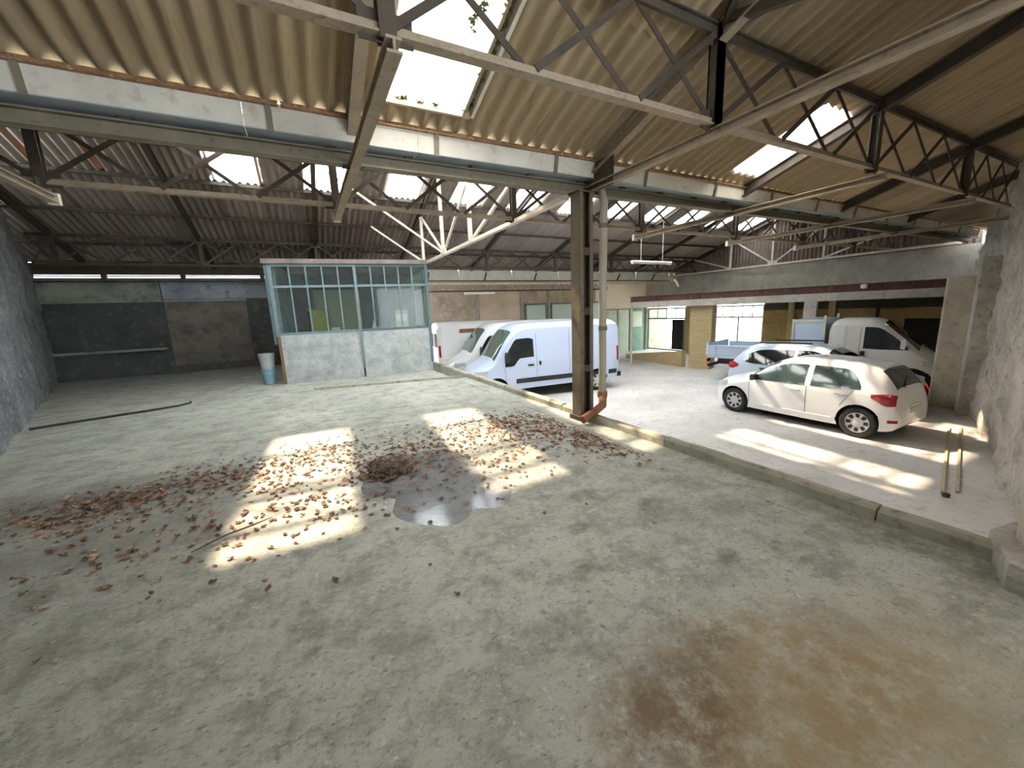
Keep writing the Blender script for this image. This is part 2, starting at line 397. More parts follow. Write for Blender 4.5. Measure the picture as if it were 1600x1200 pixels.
# ------------------------------------------------------------------ mesh helpers
class MB:
    def __init__(s):
        s.v, s.f = [], []

    def add(s, vs_, fs):
        o = len(s.v)
        s.v += [tuple(p) for p in vs_]
        s.f += [tuple(i + o for i in f) for f in fs]
        return s

    def box(s, x0, x1, y0, y1, z0, z1):
        return s.add([(x0, y0, z0), (x1, y0, z0), (x1, y1, z0), (x0, y1, z0),
                      (x0, y0, z1), (x1, y0, z1), (x1, y1, z1), (x0, y1, z1)],
                     [(0, 3, 2, 1), (4, 5, 6, 7), (0, 1, 5, 4), (1, 2, 6, 5), (2, 3, 7, 6), (3, 0, 4, 7)])

    def prism(s, poly, a, b, axis):
        """extrude a 2D polygon along an axis ('x','y','z') from a to b"""
        n = len(poly)

        def P(u, w, t):
            return {'x': (t, u, w), 'y': (u, t, w), 'z': (u, w, t)}[axis]
        vv = [P(u, w, a) for u, w in poly] + [P(u, w, b) for u, w in poly]
        ff = [tuple(range(n - 1, -1, -1)), tuple(range(n, 2 * n))]
        ff += [(i, (i + 1) % n, (i + 1) % n + n, i + n) for i in range(n)]
        return s.add(vv, ff)

    def bar(s, p0, p1, w, h, up=(0, 0, 1), shape='box', t=0.012):
        """member from p0 to p1; w sideways, h along 'up'; shape box, I, L or T"""
        p0, p1 = Vector(p0), Vector(p1)
        d = (p1 - p0).normalized()
        u = Vector(up)
        side = d.cross(u)
        if side.length < 1e-4:
            side = d.cross(Vector((1, 0, 0)))
        side.normalize()
        u = side.cross(d).normalized()
        hw, hh = w / 2, h / 2
        if shape == 'box':
            poly = [(-hw, -hh), (hw, -hh), (hw, hh), (-hw, hh)]
        elif shape == 'I':
            k = t / 2
            poly = [(-hw, -hh), (hw, -hh), (hw, -hh + t), (k, -hh + t), (k, hh - t), (hw, hh - t), (hw, hh),
                    (-hw, hh), (-hw, hh - t), (-k, hh - t), (-k, -hh + t), (-hw, -hh + t)]
        elif shape == 'L':
            poly = [(-hw, -hh), (hw, -hh), (hw, -hh + t), (-hw + t, -hh + t), (-hw + t, hh), (-hw, hh)]
        else:  # inverted T, two angles back to back
            k = t
            poly = [(-hw, -hh), (hw, -hh), (hw, -hh + t), (k, -hh + t), (k, hh), (-k, hh), (-k, -hh + t), (-hw, -hh + t)]
        n = len(poly)
        vv = [p0 + side * a + u * b for a, b in poly] + [p1 + side * a + u * b for a, b in poly]
        ff = [tuple(range(n - 1, -1, -1)), tuple(range(n, 2 * n))]
        ff += [(i, (i + 1) % n, (i + 1) % n + n, i + n) for i in range(n)]
        return s.add(vv, ff)

    def tube(s, pts, r, seg=10):
        pts = [Vector(p) for p in pts]
        rings = []
        for i, p in enumerate(pts):
            a = pts[max(i - 1, 0)]; b = pts[min(i + 1, len(pts) - 1)]
            d = (b - a).normalized()
            u = Vector((0, 0, 1)) if abs(d.z) < 0.9 else Vector((1, 0, 0))
            e1 = d.cross(u).normalized(); e2 = e1.cross(d)
            rr = r[i] if isinstance(r, (list, tuple)) else r
            rings.append([p + e1 * (rr * math.cos(2 * math.pi * k / seg)) + e2 * (rr * math.sin(2 * math.pi * k / seg)) for k in range(seg)])
        vv = [q for ring in rings for q in ring]
        ff = []
        for i in range(len(pts) - 1):
            for k in range(seg):
                ff.append((i * seg + k, i * seg + (k + 1) % seg, (i + 1) * seg + (k + 1) % seg, (i + 1) * seg + k))
        ff.append(tuple(range(seg - 1, -1, -1)))
        ff.append(tuple(range((len(pts) - 1) * seg, len(pts) * seg)))
        return s.add(vv, ff)

    def lathe(s, prof, seg=24, axis='z', origin=(0, 0, 0)):
        """revolve (radius, along) profile"""
        ox, oy, oz = origin
        vv, ff = [], []
        for r, a in prof:
            for k in range(seg):
                c, q = r * math.cos(2 * math.pi * k / seg), r * math.sin(2 * math.pi * k / seg)
                vv.append({'z': (ox + c, oy + q, oz + a), 'y': (ox + c, oy + a, oz + q), 'x': (ox + a, oy + c, oz + q)}[axis])
        n = len(prof)
        for i in range(n - 1):
            for k in range(seg):
                ff.append((i * seg + k, i * seg + (k + 1) % seg, (i + 1) * seg + (k + 1) % seg, (i + 1) * seg + k))
        if prof[0][0] > 1e-6: ff.append(tuple(range(seg)))
        if prof[-1][0] > 1e-6: ff.append(tuple(range((n - 1) * seg, n * seg)))
        return s.add(vv, ff)

    def mesh(s, name, material, smooth=None):
        me = bpy.data.meshes.new(name)
        me.from_pydata(s.v, [], s.f)
        me.validate()
        bm = bmesh.new(); bm.from_mesh(me)
        bmesh.ops.recalc_face_normals(bm, faces=bm.faces)
        bm.to_mesh(me); bm.free()
        if material:
            me.materials.append(MATS[material])
        if smooth is not None:
            me.shade_smooth()
            me.set_sharp_from_angle(angle=math.radians(smooth))
        return me

    def build(s, name, material, parent=None, smooth=None, loc=None):
        return link(name, s.mesh(name, material, smooth), parent, loc)


def link(name, me, parent=None, loc=None):
    o = bpy.data.objects.new(name, me)
    COL.objects.link(o)
    if parent: o.parent = parent
    if loc: o.location = loc
    return o


def tag(o, label, cat=None, group=None, kind=None):
    o['label'] = label
    if cat: o['category'] = cat
    if group: o['group'] = group
    if kind: o['kind'] = kind
    return o


def empty(name, loc=(0, 0, 0), rz=0.0):
    o = bpy.data.objects.new(name, None)
    COL.objects.link(o)
    o.location = loc
    o.rotation_euler = (0, 0, rz)
    return o


def copy_tree(o, parent=None):
    c = o.copy()
    COL.objects.link(c)
    c.parent = parent
    for ch in [x for x in o.children]:
        copy_tree(ch, c)
    return c

# ------------------------------------------------------------------ the building in numbers
SL = 0.32                      # roof slope
YV, ZV = 4.57, 3.45            # valley
Y1, Y2, YB = -1.6, 10.75, 16.9  # ridges and back wall
ZLOW = -1.23                   # lower floor
FX = [-5.5, -2.42, 0.64, 3.62, 6.8, 10.1, 13.3, 16.4, 19.5]
XE = 3.60                      # platform edge


def zr(y):
    if y < Y1: return ZV + SL * (YV - Y1) - SL * (Y1 - y)
    if y < YV: return ZV + SL * (YV - y)
    if y < Y2: return ZV + SL * (y - YV)
    return ZV + SL * (Y2 - YV) - SL * (y - Y2)


def lwall_x(y): return -4.05 - 0.327 * (y - 8.37)
def rwall_y(x): return 1.2 + 0.292 * (x - 8.07)

# ------------------------------------------------------------------ floors
def floor_grid(name, x0, x1, y0, y1, step, zf, material, thick=0.2):
    nx, ny = int((x1 - x0) / step) + 1, int((y1 - y0) / step) + 1
    vv, ff = [], []
    for j in range(ny + 1):
        for i in range(nx + 1):
            x = x0 + (x1 - x0) * i / nx; y = y0 + (y1 - y0) * j / ny
            vv.append((x, y, zf(x, y)))
    for j in range(ny):
        for i in range(nx):
            a = j * (nx + 1) + i
            ff.append((a, a + 1, a + nx + 2, a + nx + 1))
    b = MB(); b.add(vv, ff)
    b.box(x0, x1, y0, y1, -thick - 1.02, -0.1)
    return b.build(name, material, smooth=60)


def zfloor(x, y):
    z = 0.012 * noise.noise(Vector((x * 0.7, y * 0.7, 3))) - 0.004
    d = ((x - 0.95) / 0.85) ** 2 + ((y - 3.55) / 1.0) ** 2
    z -= 0.040 * math.exp(-d) * (1 + 0.5 * noise.noise(Vector((x * 1.9, y * 1.9, 8))))
    return z - 0.004

fl = floor_grid('floor', -9.5, 3.17, -7.0, 16.9, 0.11, zfloor, 'floor_slab')
tag(fl, 'grey stained concrete slab of the raised platform', kind='structure')
b = MB(); b.prism([(3.185, -1.2), (3.50, -1.2), (3.50, -0.006), (3.30, -0.016), (3.185, -0.012)], -7.0, 9.2, 'y')
strip = b.build('drain_strip', 'floor_slab', fl)
strip['label'] = 'narrow concrete channel along the kerb'

kerb = empty('trim_1', (XE, 0, 0))
tag(kerb, 'worn concrete kerb along the drop of the platform', kind='structure')
yy = -7.0
k = 0
kerb_breaks = [-7, -5, -3, -1.0, 1.1, 3.0, 5.05, 7.1, 9.2, 11.4, 13.4, 15.2, 16.9]
for a, c in zip(kerb_breaks[:-1], kerb_breaks[1:]):
    h = 0.095 + 0.008 * math.sin(k * 2.1)
    b = MB()
    n = 10
    rng = random.Random(k)
    ring = []
    for i in range(n + 1):
        y = a + 0.006 + (c - a - 0.012) * i / n
        j = rng.uniform(-0.008, 0.008); q = rng.uniform(-0.007, 0.007)
        ring.append([(0.0, y, -1.23), (-0.10, y, -1.23), (-0.105, y, -0.02), (-0.10 + j, y, h - 0.025 + q), (-0.075 + j, y, h + q), (-0.012, y, h + q), (0.0, y, h - 0.012)])
    vv = [p for r_ in ring for p in r_]
    ff = [tuple(range(7)), tuple(range(n * 7, n * 7 + 7))]
    for i in range(n):
        for q in range(7):
            ff.append((i * 7 + q, i * 7 + (q + 1) % 7, (i + 1) * 7 + (q + 1) % 7, (i + 1) * 7 + q))
    b.add(vv, ff)
    b.build('kerb_block', 'kerb_concrete', kerb)
    k += 1

# low lip in front of the glazed cabin
b = MB(); b.prism([(0, -0.05), (0.14, -0.05), (0.13, 0.035), (0.02, 0.045)], 0, 3.42, 'x')
lip = b.build('trim_2', 'kerb_concrete', loc=(0.02, 9.86, 0))
lip.rotation_euler = (0, 0, math.atan2(-0.65, 3.35))
tag(lip, 'low raised concrete lip on the slab in front of the cabin', kind='structure')

b = MB(); b.box(XE - 0.05, 44, -8, 30, ZLOW - 0.3, ZLOW)
lowfl = b.build('floor', 'concrete_low')
tag(lowfl, 'pale worn concrete floor of the lower parking bay', kind='structure')

# ------------------------------------------------------------------ walls
def rough_wall(name, pts, zb, ztop, material, thick, amp, step=0.16, seed=0, label=''):
    """pts: plan polyline; face displaced by noise on its visible side (left of travel)"""
    P = [Vector((x, y)) for x, y in pts]
    d = (P[1] - P[0]); Lg = d.length; d.normalize(); nrm = Vector((-d.y, d.x))
    nx = int(Lg / step); nz = 60
    vv, ff = [], []
    for i in range(nx + 1):
        p = P[0] + d * (Lg * i / nx)
        zt = ztop(p.x, p.y)
        for j in range(nz + 1):
            z = zb + (zt - zb) * j / nz
            q = Vector((p.x, p.y, z + seed))
            n_ = noise.fractal(q * 1.3, 1.0, 2.1, 5) * amp + abs(noise.noise(q * 3.3)) * amp * 0.7
            vv.append((p.x + nrm.x * n_, p.y + nrm.y * n_, z))
    for i in range(nx):
        for j in range(nz):
            a = i * (nz + 1) + j
            ff.append((a, a + nz + 1, a + nz + 2, a + 1))
    b = MB(); b.add(vv, ff)
    # solid core behind the rough face
    bk = -nrm * thick
    for i0 in range(0, nx, max(1, nx // 10)):
        i1 = min(nx, i0 + max(1, nx // 10))
        p = P[0] + d * (Lg * i0 / nx); q = P[0] + d * (Lg * i1 / nx)
        za, zc = ztop(p.x, p.y), ztop(q.x, q.y)
        o = -nrm * (amp * 0.9)
        b.add([(p.x + o.x, p.y + o.y, zb), (q.x + o.x, q.y + o.y, zb), (q.x + bk.x, q.y + bk.y, zb), (p.x + bk.x, p.y + bk.y, zb),
               (p.x + o.x, p.y + o.y, za), (q.x + o.x, q.y + o.y, zc), (q.x + bk.x, q.y + bk.y, zc), (p.x + bk.x, p.y + bk.y, za)],
              [(0, 3, 2, 1), (4, 5, 6, 7), (0, 1, 5, 4), (1, 2, 6, 5), (2, 3, 7, 6), (3, 0, 4, 7)])
    o = b.build(name, material, smooth=70)
    return tag(o, label, kind='structure')

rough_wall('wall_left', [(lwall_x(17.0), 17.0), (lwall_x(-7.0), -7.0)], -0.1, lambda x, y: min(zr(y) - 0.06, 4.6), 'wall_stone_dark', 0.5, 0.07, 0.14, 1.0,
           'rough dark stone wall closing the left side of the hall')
rough_wall('wall_right', [(4.05, rwall_y(4.05)), (19.7, rwall_y(19.7))], ZLOW, lambda x, y: zr(y) - 0.10, 'wall_stone', 0.5, 0.10, 0.07, 5.0,
           'rough grey rubble wall running back beside the parked cars')
# pillar at the inner end of the right wall
b = MB()
b.prism([(13.9, 3.66), (14.06, 3.74), (14.75, 3.78), (14.8, 3.1), (14.0, 2.85)], ZLOW, 1.98, 'z')
pl = b.build('pillar', 'pillar_render', smooth=30)
tag(pl, 'tall buff rendered pillar at the end of the rubble wall', 'pillar')
b = MB(); b.prism([(13.3, 3.02), (13.5, 3.12), (14.0, 3.1), (14.0, 2.7), (13.4, 2.7)], ZLOW, 2.35, 'z')
tag(b.build('pilaster', 'wall_stone', smooth=30), 'pale plastered pilaster standing against the rubble wall', 'pilaster')
# stone end of the low wall at the platform corner
b = MB()
b.prism([(3.20, 0.15), (3.24, 0.45), (3.62, 0.60), (3.9, 0.55), (3.95, -0.4), (3.3, -0.4)], -0.02, 0.14, 'z')
pc = b.build('stone_block', 'wall_stone', smooth=30)
tag(pc, 'broken stone block at the platform corner beside the kerb', 'stone block')
b = MB(); b.prism([(3.40, 0.12), (3.44, 0.42), (3.62, 0.50), (3.9, 0.48), (3.95, -0.35), (3.42, -0.35)], 0.14, 0.62, 'z')
pu = b.build('pier', 'pillar_render', pc, smooth=30)

# back wall, left half: plaster panels, paler at the top and darker below
wb = MB()
wb.box(-9.2, XE, YB, YB + 0.3, -0.1, 3.10)
wback = wb.build('wall_back', 'plaster_dark')
tag(wback, 'dark plastered rear wall at the far left end of the hall', kind='structure')
for (x0, x1, z0, z1, mt, nm) in [(-6.9, -4.02, 2.35, 3.06, 'plaster_green', 'plaster_panel'), (-6.9, -4.02, 0.92, 2.33, 'plaster_dark', 'plaster_panel'),
                             (-3.98, -0.7, 2.42, 3.06, 'plaster_blue', 'plaster_panel'), (-3.98, -1.72, 0.25, 2.34, 'plaster_brown', 'plaster_panel'),
                             (-1.70, 0.6, 0.25, 2.40, 'plaster_dark', 'plaster_panel')]:
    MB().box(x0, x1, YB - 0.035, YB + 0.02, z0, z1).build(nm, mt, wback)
MB().box(-3.98, -1.7, YB - 0.09, YB, 2.34, 2.40).build('ledge', 'plaster_blue', wback)
MB().box(-6.9, -4.1, YB - 0.16, YB, 0.80, 0.87).build('ledge', 'plaster_green', wback)
# right half of the rear wall, above the lower floor
YB2 = 18.6
wb2 = MB(); wb2.box(XE, 21.5, YB2, YB2 + 0.3, ZLOW, 3.3)
w2 = wb2.build('wall_back', 'wall_mid')
tag(w2, 'mottled brown masonry wall behind the white vans', kind='structure')
MB().box(7.9, 10.3, YB2 - 0.03, YB2 + 0.01, ZLOW, 2.60).build('render_panel', 'wall_mid_pale', w2)
MB().box(15.4, 21.4, YB2 - 0.05, YB2 + 0.01, 1.45, 3.1).build('render_panel', 'wall_white', w2)
for x in (7.85, 10.4, 12.1, 14.2):
    MB().box(x - 0.06, x + 0.06, YB2 - 0.12, YB2 - 0.031, ZLOW, 2.62).build('pilaster_strip', 'concrete_old', w2)
for a, c in ((10.6, 11.95), (12.25, 14.1), (14.35, 15.9)):      # glazed strip over the vans
    fr = MB()
    fr.box(a, c, YB2 - 0.09, YB2 - 0.03, 1.86, 1.94); fr.box(a, c, YB2 - 0.09, YB2 - 0.03, 0.30, 0.38)
    fr.box(a, a + 0.07, YB2 - 0.09, YB2 - 0.03, 0.38, 1.86); fr.box(c - 0.07, c, YB2 - 0.09, YB2 - 0.03, 0.38, 1.86)
    f_ = fr.build('window_frame', 'cabin_frame_dark', w2)
    MB().box(a + 0.07, c - 0.07, YB2 - 0.06, YB2 - 0.045, 0.38, 1.86).build('pane', 'outside_window', f_)
MB().box(XE, 21.5, YB - 0.1, YB2 + 0.3, 3.32, 3.42).build('soffit_slab', 'concrete_old', w2)
# gutter and beams on top of the rear wall
gb = empty('gutter_beam', (0, YB - 0.35, 0))
tag(gb, 'pale gutter band and rail along the top of the rear wall', 'gutter')
for i, x in enumerate(np.arange(3.6, 19.4, 2.6)):
    MB().box(x + 0.02, min(x + 2.58, 19.4), 0.0, 0.03, 3.0, 3.44).build('panel', 'gutter_white', gb)
    MB().bar((x + 1.2, -0.25, 3.30), (x + 1.2, -0.02, 2.98), 0.05, 0.05).build('bracket', 'steel', gb)
MB().box(-8.6, 19.4, 0.05, 0.15, 2.96, 3.0).build('rail', 'steel', gb)
MB().box(3.6, 19.4, -0.05, 0.02, 2.80, 2.90).build('rail', 'steel_pale', gb)
MB().box(3.6, 14.5, -0.05, 0.02, 2.50, 2.56).build('rail', 'steel', gb)
z = 0
xx = 3.7
while xx < 14.3:
    MB().bar((xx, 0, 2.56), (xx + 0.16, 0, 2.80), 0.03, 0.03).build('lattice_bar', 'steel_tan', gb)
    MB().bar((xx + 0.16, 0.0, 2.80), (xx + 0.32, 0.0, 2.56), 0.03, 0.03).build('lattice_bar', 'steel_tan', gb)
    xx += 0.32
# beam over the slot of daylight at the left
MB().box(-8.6, 3.4, -0.02, 0.12, 3.175, 3.30).build('rail', 'steel', gb)
MB().box(-8.6, 3.4, 0.45, 0.46, 3.10, 3.21).build('slot_diffuser_pane', 'glaze_milky', gb)  # milky pane added in the slot to keep direct sun off the floor
MB().box(-8.6, 3.4, 0.0, 0.75, 3.215, 3.235).build('sun_blocking_lid', 'steel', gb)  # lid added to shut out sun coming over the wall top
MB().box(-8.6, 3.4, 0.05, 0.12, 3.30, 3.50).build('panel', 'steel', gb)
MB().box(-8.6, 3.4, 0.0, 0.1, 3.125, 3.145).build('rail', 'steel', gb)
for x in (-5.2, -3.3, -1.1):
    MB().box(x - 0.06, x + 0.06, 0.02, 0.12, 3.04, 3.2).build('stub_post', 'steel', gb)

# ------------------------------------------------------------------ roofs
def sheet_mesh(name, width, length, pitch, amp, material, thick=0.008, over=0.06):
    n = int(round(width / pitch)) * 8
    vv, ff = [], []
    w = width + pitch * 0.5
    n += 4
    for j in (0, 1):
        yv = -length / 2 - over if j == 0 else length / 2
        dz = -0.016 if j == 0 else 0.0
        for s_ in (0, 1):
            for i in range(n + 1):
                x = -width / 2 + w * i / n
                vv.append((x, yv, amp * math.cos(2 * math.pi * (x + width / 2) / pitch) + dz + s_ * thick))
    m_ = n + 1
    for i in range(n):
        ff.append((i, i + 1, 2 * m_ + i + 1, 2 * m_ + i))
        ff.append((m_ + i, 3 * m_ + i, 3 * m_ + i + 1, m_ + i + 1))
        ff.append((i, m_ + i, m_ + i + 1, i + 1))
    b = MB(); b.add(vv, ff)
    me = b.mesh(name, material, 50)
    return me

W1, LEN1 = 0.875, 1.56
W2 = 0.99
slope_len = (YV - 0.27 - Y1)
ANG = math.atan(SL)

roof1 = empty('ceiling', (0, YV, ZV))
tag(roof1, 'brown corrugated fibre cement roof over the near bay', kind='structure')
roof2 = empty('ceiling', (0, Y2, zr(Y2)))
tag(roof2, 'greyish corrugated fibre cement roof over the far bay', kind='structure')


def put_sheet(me, parent, name, x, y, down_dir, length_scale=1.0):
    """sheet centred at plan (x, y); down_dir +1 slopes down towards +Y"""
    o = bpy.data.objects.new(name, me)
    COL.objects.link(o)
    o.parent = parent
    o.location = (x - parent.location.x, y - parent.location.y, zr(y) + 0.03 - parent.location.z)
    # local -y end is the lower (overlapping) end
    if down_dir > 0:
        o.rotation_euler = Matrix.Rotation(math.pi, 4, 'Z').to_euler()
        o.rotation_euler = (Matrix.Rotation(-ANG, 4, 'X') @ Matrix.Rotation(math.pi, 4, 'Z')).to_euler()
    else:
        o.rotation_euler = (ANG, 0, 0)
    o.scale = (1, length_scale, 1)
    return o

rows1 = 4
y_lo1 = YV - 0.20
row_h1 = (y_lo1 - Y1) / rows1
L1 = row_h1 / math.cos(ANG)
sh1 = sheet_mesh('corrugated_sheet', W1, L1, 0.175, 0.034, 'sheet')
sky1 = sheet_mesh('skylight_sheet', W1, L1, 0.175, 0.034, 'glaze_milky')
sh1s = sheet_mesh('corrugated_sheet', W1, 0.22 / math.cos(ANG), 0.175, 0.034, 'sheet')
X01 = 0.90 - W1 * 6
for ci in range(-1, 27):
    x = X01 + W1 * (ci + 0.5)
    kk = ci - 6           # kk = 0 is the broken opening
    for r in range(rows1):
        y = y_lo1 - row_h1 * (r + 0.5)
        if x < lwall_x(y) - 0.6: continue
        if kk == 0 and r == 0:
            put_sheet(sh1s, roof1, 'corrugated_sheet', x, y_lo1 - 0.11, +1)
            continue
        if kk == 6 and r == 0:
            if r == 0:
                put_sheet(sh1s, roof1, 'corrugated_sheet', x, y_lo1 - 0.11, +1)
                put_sheet(sky1, roof1, 'skylight_sheet', x, y_lo1 - 0.22 - (row_h1 - 0.22) / 2, +1, (row_h1 - 0.22) / row_h1)
            else:
                put_sheet(sky1, roof1, 'skylight_sheet', x, y, +1, 1)
            continue
        put_sheet(sh1, roof1, 'corrugated_sheet', x, y, +1)
    for r in range(4):    # other side of the ridge, behind the camera
        y = Y1 - row_h1 * (r + 0.5)
        if x < lwall_x(y) - 0.6: continue
        put_sheet(sh1, roof1, 'corrugated_sheet', x, y, -1)
for i, (x, f0, f1) in enumerate(((6.33, 0.05, 0.95), (6.50, 0.3, 1.0), (6.68, 0.0, 0.55), (6.9, 0.45, 1.0))):  # added grey strips stand in for the ribs of the corrugated skylight
    ya, yb = y_lo1 - 0.26 - (row_h1 - 0.3) * f0, y_lo1 - 0.26 - (row_h1 - 0.3) * f1
    o = MB().bar((x, ya, zr(ya) - .022), (x, yb, zr(yb) - .022), 0.016, 0.012).build('glazing_bar_or_rib', 'sheet_grey', roof1)
    o.location = -Vector(roof1.location)
# milky pane added over the open hole to stop the sun beam, framed
a0, a1 = 0.90, 0.90 + W1
yo0, yo1 = y_lo1 - row_h1, y_lo1 - 0.24
b = MB()
b.add([(a0, yo0, zr(yo0) + .05), (a1, yo0, zr(yo0) + .05), (a1, yo1, zr(yo1) + .05), (a0, yo1, zr(yo1) + .05)], [(0, 1, 2, 3)])
g = b.build('sun_diffuser_pane', 'glaze_milky', roof1); g.location = -Vector(roof1.location)
for xx in (a0 - 0.02, a1 + 0.02):
    o = MB().bar((xx, yo0, zr(yo0) + .02), (xx, yo1, zr(yo1) + .02), 0.035, 0.08).build('roof_opening_frame', 'gutter_white', roof1)
    o.location = -Vector(roof1.location)
o = MB().bar((a0, yo1 + .01, zr(yo1) + .02), (a1, yo1 + .01, zr(yo1) + .02), 0.04, 0.07).build('roof_opening_frame', 'plank', roof1)
o.location = -Vector(roof1.location)
# moss and creeper around the roof opening
rng = random.Random(3)
mb = MB()
def tuft(mb, x, y, r, n):
    for _ in range(n):
        px, py = x + rng.gauss(0, r), y + rng.gauss(0, r)
        z0 = zr(py) + 0.022 + rng.uniform(0, 0.012)
        a = rng.uniform(0, 6.28); s_ = rng.uniform(0.010, 0.030)
        mb.add([(px + s_ * math.cos(a), py + s_ * math.sin(a), z0), (px + s_ * math.cos(a + 2), py + s_ * math.sin(a + 2), z0 + 0.012),
                (px + s_ * math.cos(a + 4), py + s_ * math.sin(a + 4), z0 - 0.004)], [(0, 1, 2)])
for i in range(26):
    y = yo0 + (yo1 - yo0) * i / 25
    tuft(mb, a1 - 0.03 - abs(rng.gauss(0, 0.02)), y, 0.017, rng.randint(2, 16))
for x in (1.08, 1.25, 1.43):
    tuft(mb, x, yo1 - 0.02, 0.022, 14)
for i in range(14):
    tuft(mb, 1.50 + 0.02 * math.sin(i), yo0 + 0.02 + 0.035 * i, 0.014, 7)
o = mb.build('moss_tufts', 'moss', roof1); o.location = -Vector(roof1.location); o['kind'] = 'stuff'

# far roof
rows2 = 4
y_lo2 = YB - 0.25
row_h2 = (y_lo2 - Y2) / rows2
L2 = row_h2 / math.cos(ANG)
sh2 = sheet_mesh('corrugated_sheet', W2, L2, 0.165, 0.034, 'sheet_grey')
sky2 = sheet_mesh('skylight_sheet', W2, L2, 0.165, 0.034, 'glaze_far')
sky2c = sheet_mesh('skylight_sheet', W2, L2, 0.165, 0.034, 'glaze_clear')
X02 = -1.47
for ci in range(-8, 23):
    x = X02 + W2 * (ci + 0.5)
    bright = ci >= 0 and ci % 2 == 0
    for r in range(rows2):
        y = Y2 + row_h2 * (r + 0.5)
        if x < lwall_x(y) - 0.7: continue
        me = sky2 if (bright and r == 0) else sh2
        put_sheet(me, roof2, 'skylight_sheet' if me is sky2 else 'corrugated_sheet', x, y, +1)
        y = Y2 - row_h2 * (r + 0.5)
        if x < lwall_x(y) - 0.7: continue
        me = sky2c if (bright and ci < 14 and r in (0, 1, 2)) else sh2
        put_sheet(me, roof2, 'skylight_sheet' if me is sky2c else 'corrugated_sheet', x, y, -1)
for rf, yr, x0, x1 in ((roof1, Y1, -2.5, 18.8), (roof2, Y2, -6.0, 20.5)):
    o = MB().prism([(yr - 0.25, zr(yr) - 0.08 + .07), (yr, zr(yr) + .09), (yr + 0.25, zr(yr) - 0.08 + .07), (yr, zr(yr) + .07)], x0, x1, 'x').build('ridge_cap', 'sheet', rf)
    o.location = -Vector(rf.location)
# purlins
for yv in (1.0, -0.6):
    o = MB().bar((lwall_x(yv), yv, zr(yv) - .05), (18.8, yv, zr(yv) - .05), 0.05, 0.09, shape='L').build('purlin', 'steel', roof1)
    o.location = -Vector(roof1.location)
for yv in (11.1, 12.25, 13.75, 15.4, 16.5, 9.3, 7.8, 5.6):
    o = MB().bar((lwall_x(yv), yv, zr(yv) - .045), (19.4, yv, zr(yv) - .045), 0.06, 0.07).build('purlin', 'steel', roof2)
    o.location = -Vector(roof2.location)
for i, x in enumerate(np.arange(-3.0, 18.4, 3.05)):      # rusty eave angle over the gutter
    o = MB().bar((x, YV - .235, ZV + .035), (x + 3.03, YV - .235, ZV + .035), 0.05, 0.055, shape='L').build('eave_angle', 'rust', roof1)
    o.location = -Vector(roof1.location)
# rafters
for x in FX:
    for rf, ya, yb in ((roof1, YV - 0.05, Y1), (roof2, YV + 0.05, Y2), (roof2, Y2, YB - 0.1)):
        if x < lwall_x(max(ya, yb)) + 0.2: continue
        if rf is roof1 and x > 15: continue
        mt = 'steel_tan' if (rf is roof1 and x < 4) else 'steel'  # same rafters in the dark steel copy, shade put into the colour
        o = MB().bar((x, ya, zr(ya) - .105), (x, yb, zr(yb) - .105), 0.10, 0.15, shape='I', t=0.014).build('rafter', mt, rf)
        o.location = -Vector(rf.location)

# gable cladding at the right-hand end of the far bay
gw = empty('wall_gable', (19.75, Y2, 3.1))
tag(gw, 'dark corrugated cladding closing the gable behind the far truss', kind='structure')
for y in np.arange(YV - 0.75, YB - 0.2, 0.99):
    yc = y + 0.495
    h_ = zr(yc) - 3.1 + 0.12
    b = MB(); n = 24
    vv = [(0.03 * math.cos(2 * math.pi * i / 4), y - Y2 + 0.99 * i / n, zz) for zz in (0, h_) for i in range(n + 1)]
    b.add(vv, [(i, i + 1, n + 2 + i, n + 1 + i) for i in range(n)])
    b.build('cladding_sheet', 'cladding', gw)
# ------------------------------------------------------------------ valley beam and gutter
vb = empty('valley_beam', (0, YV, 3.18))
tag(vb, 'long olive steel beam carrying the roof valley on the column', 'beam')
fxs = [x for x in FX if x > -3.5 and x < 17]
xs = [-3.3] + fxs[:]
xs = [-2.72, 0.64, 3.62, 6.8, 10.1, 13.3, 16.4, 18.4]
for a, c in zip(xs[:-1], xs[1:]):
    MB().bar((a + .004, 0, 0), (c - .004, 0, 0), 0.11, 0.125, shape='I', t=0.014).build('beam_length', 'steel_olive', vb)
for x in xs[1:-1]:
    MB().box(x - 0.1, x + 0.1, -0.062, 0.062, -0.075, -0.064).build('splice_plate', 'steel', vb)

vg = empty('valley_gutter', (0, YV, 3.27))
tag(vg, 'white panelled roof gutter above the olive valley beam', 'gutter')
px = [-2.72] + list(np.arange(-1.775, 18.3, 1.525)) + [18.5]
for a, c in zip(px[:-1], px[1:]):
    MB().prism([(-0.19, 0.01), (-0.165, 0.01), (-0.20, 0.215), (-0.225, 0.215)], a + .001, c - .001, 'x').build('side_panel', 'gutter_white', vg)
    MB().prism([(0.19, 0.01), (0.165, 0.01), (0.20, 0.215), (0.225, 0.215)], a + .001, c - .001, 'x').build('side_panel', 'gutter_white', vg)
    MB().box(a + .001, c - .001, -0.19, 0.19, 0.0, 0.012).build('trough_sheet', 'zinc', vg)
for x in px[1:-1:1]:
    MB().bar((x + .2, -0.245, 0.21), (x + .2, -0.20, -0.012), 0.045, 0.012, up=(0, 1, 0)).build('strap', 'steel_olive', vg)
for x in np.arange(-2.6, 18.3, 0.7625):
    MB().box(x - .04, x + .04, -0.05, 0.05, -0.027, 0.0).build('packer', 'steel', vg)

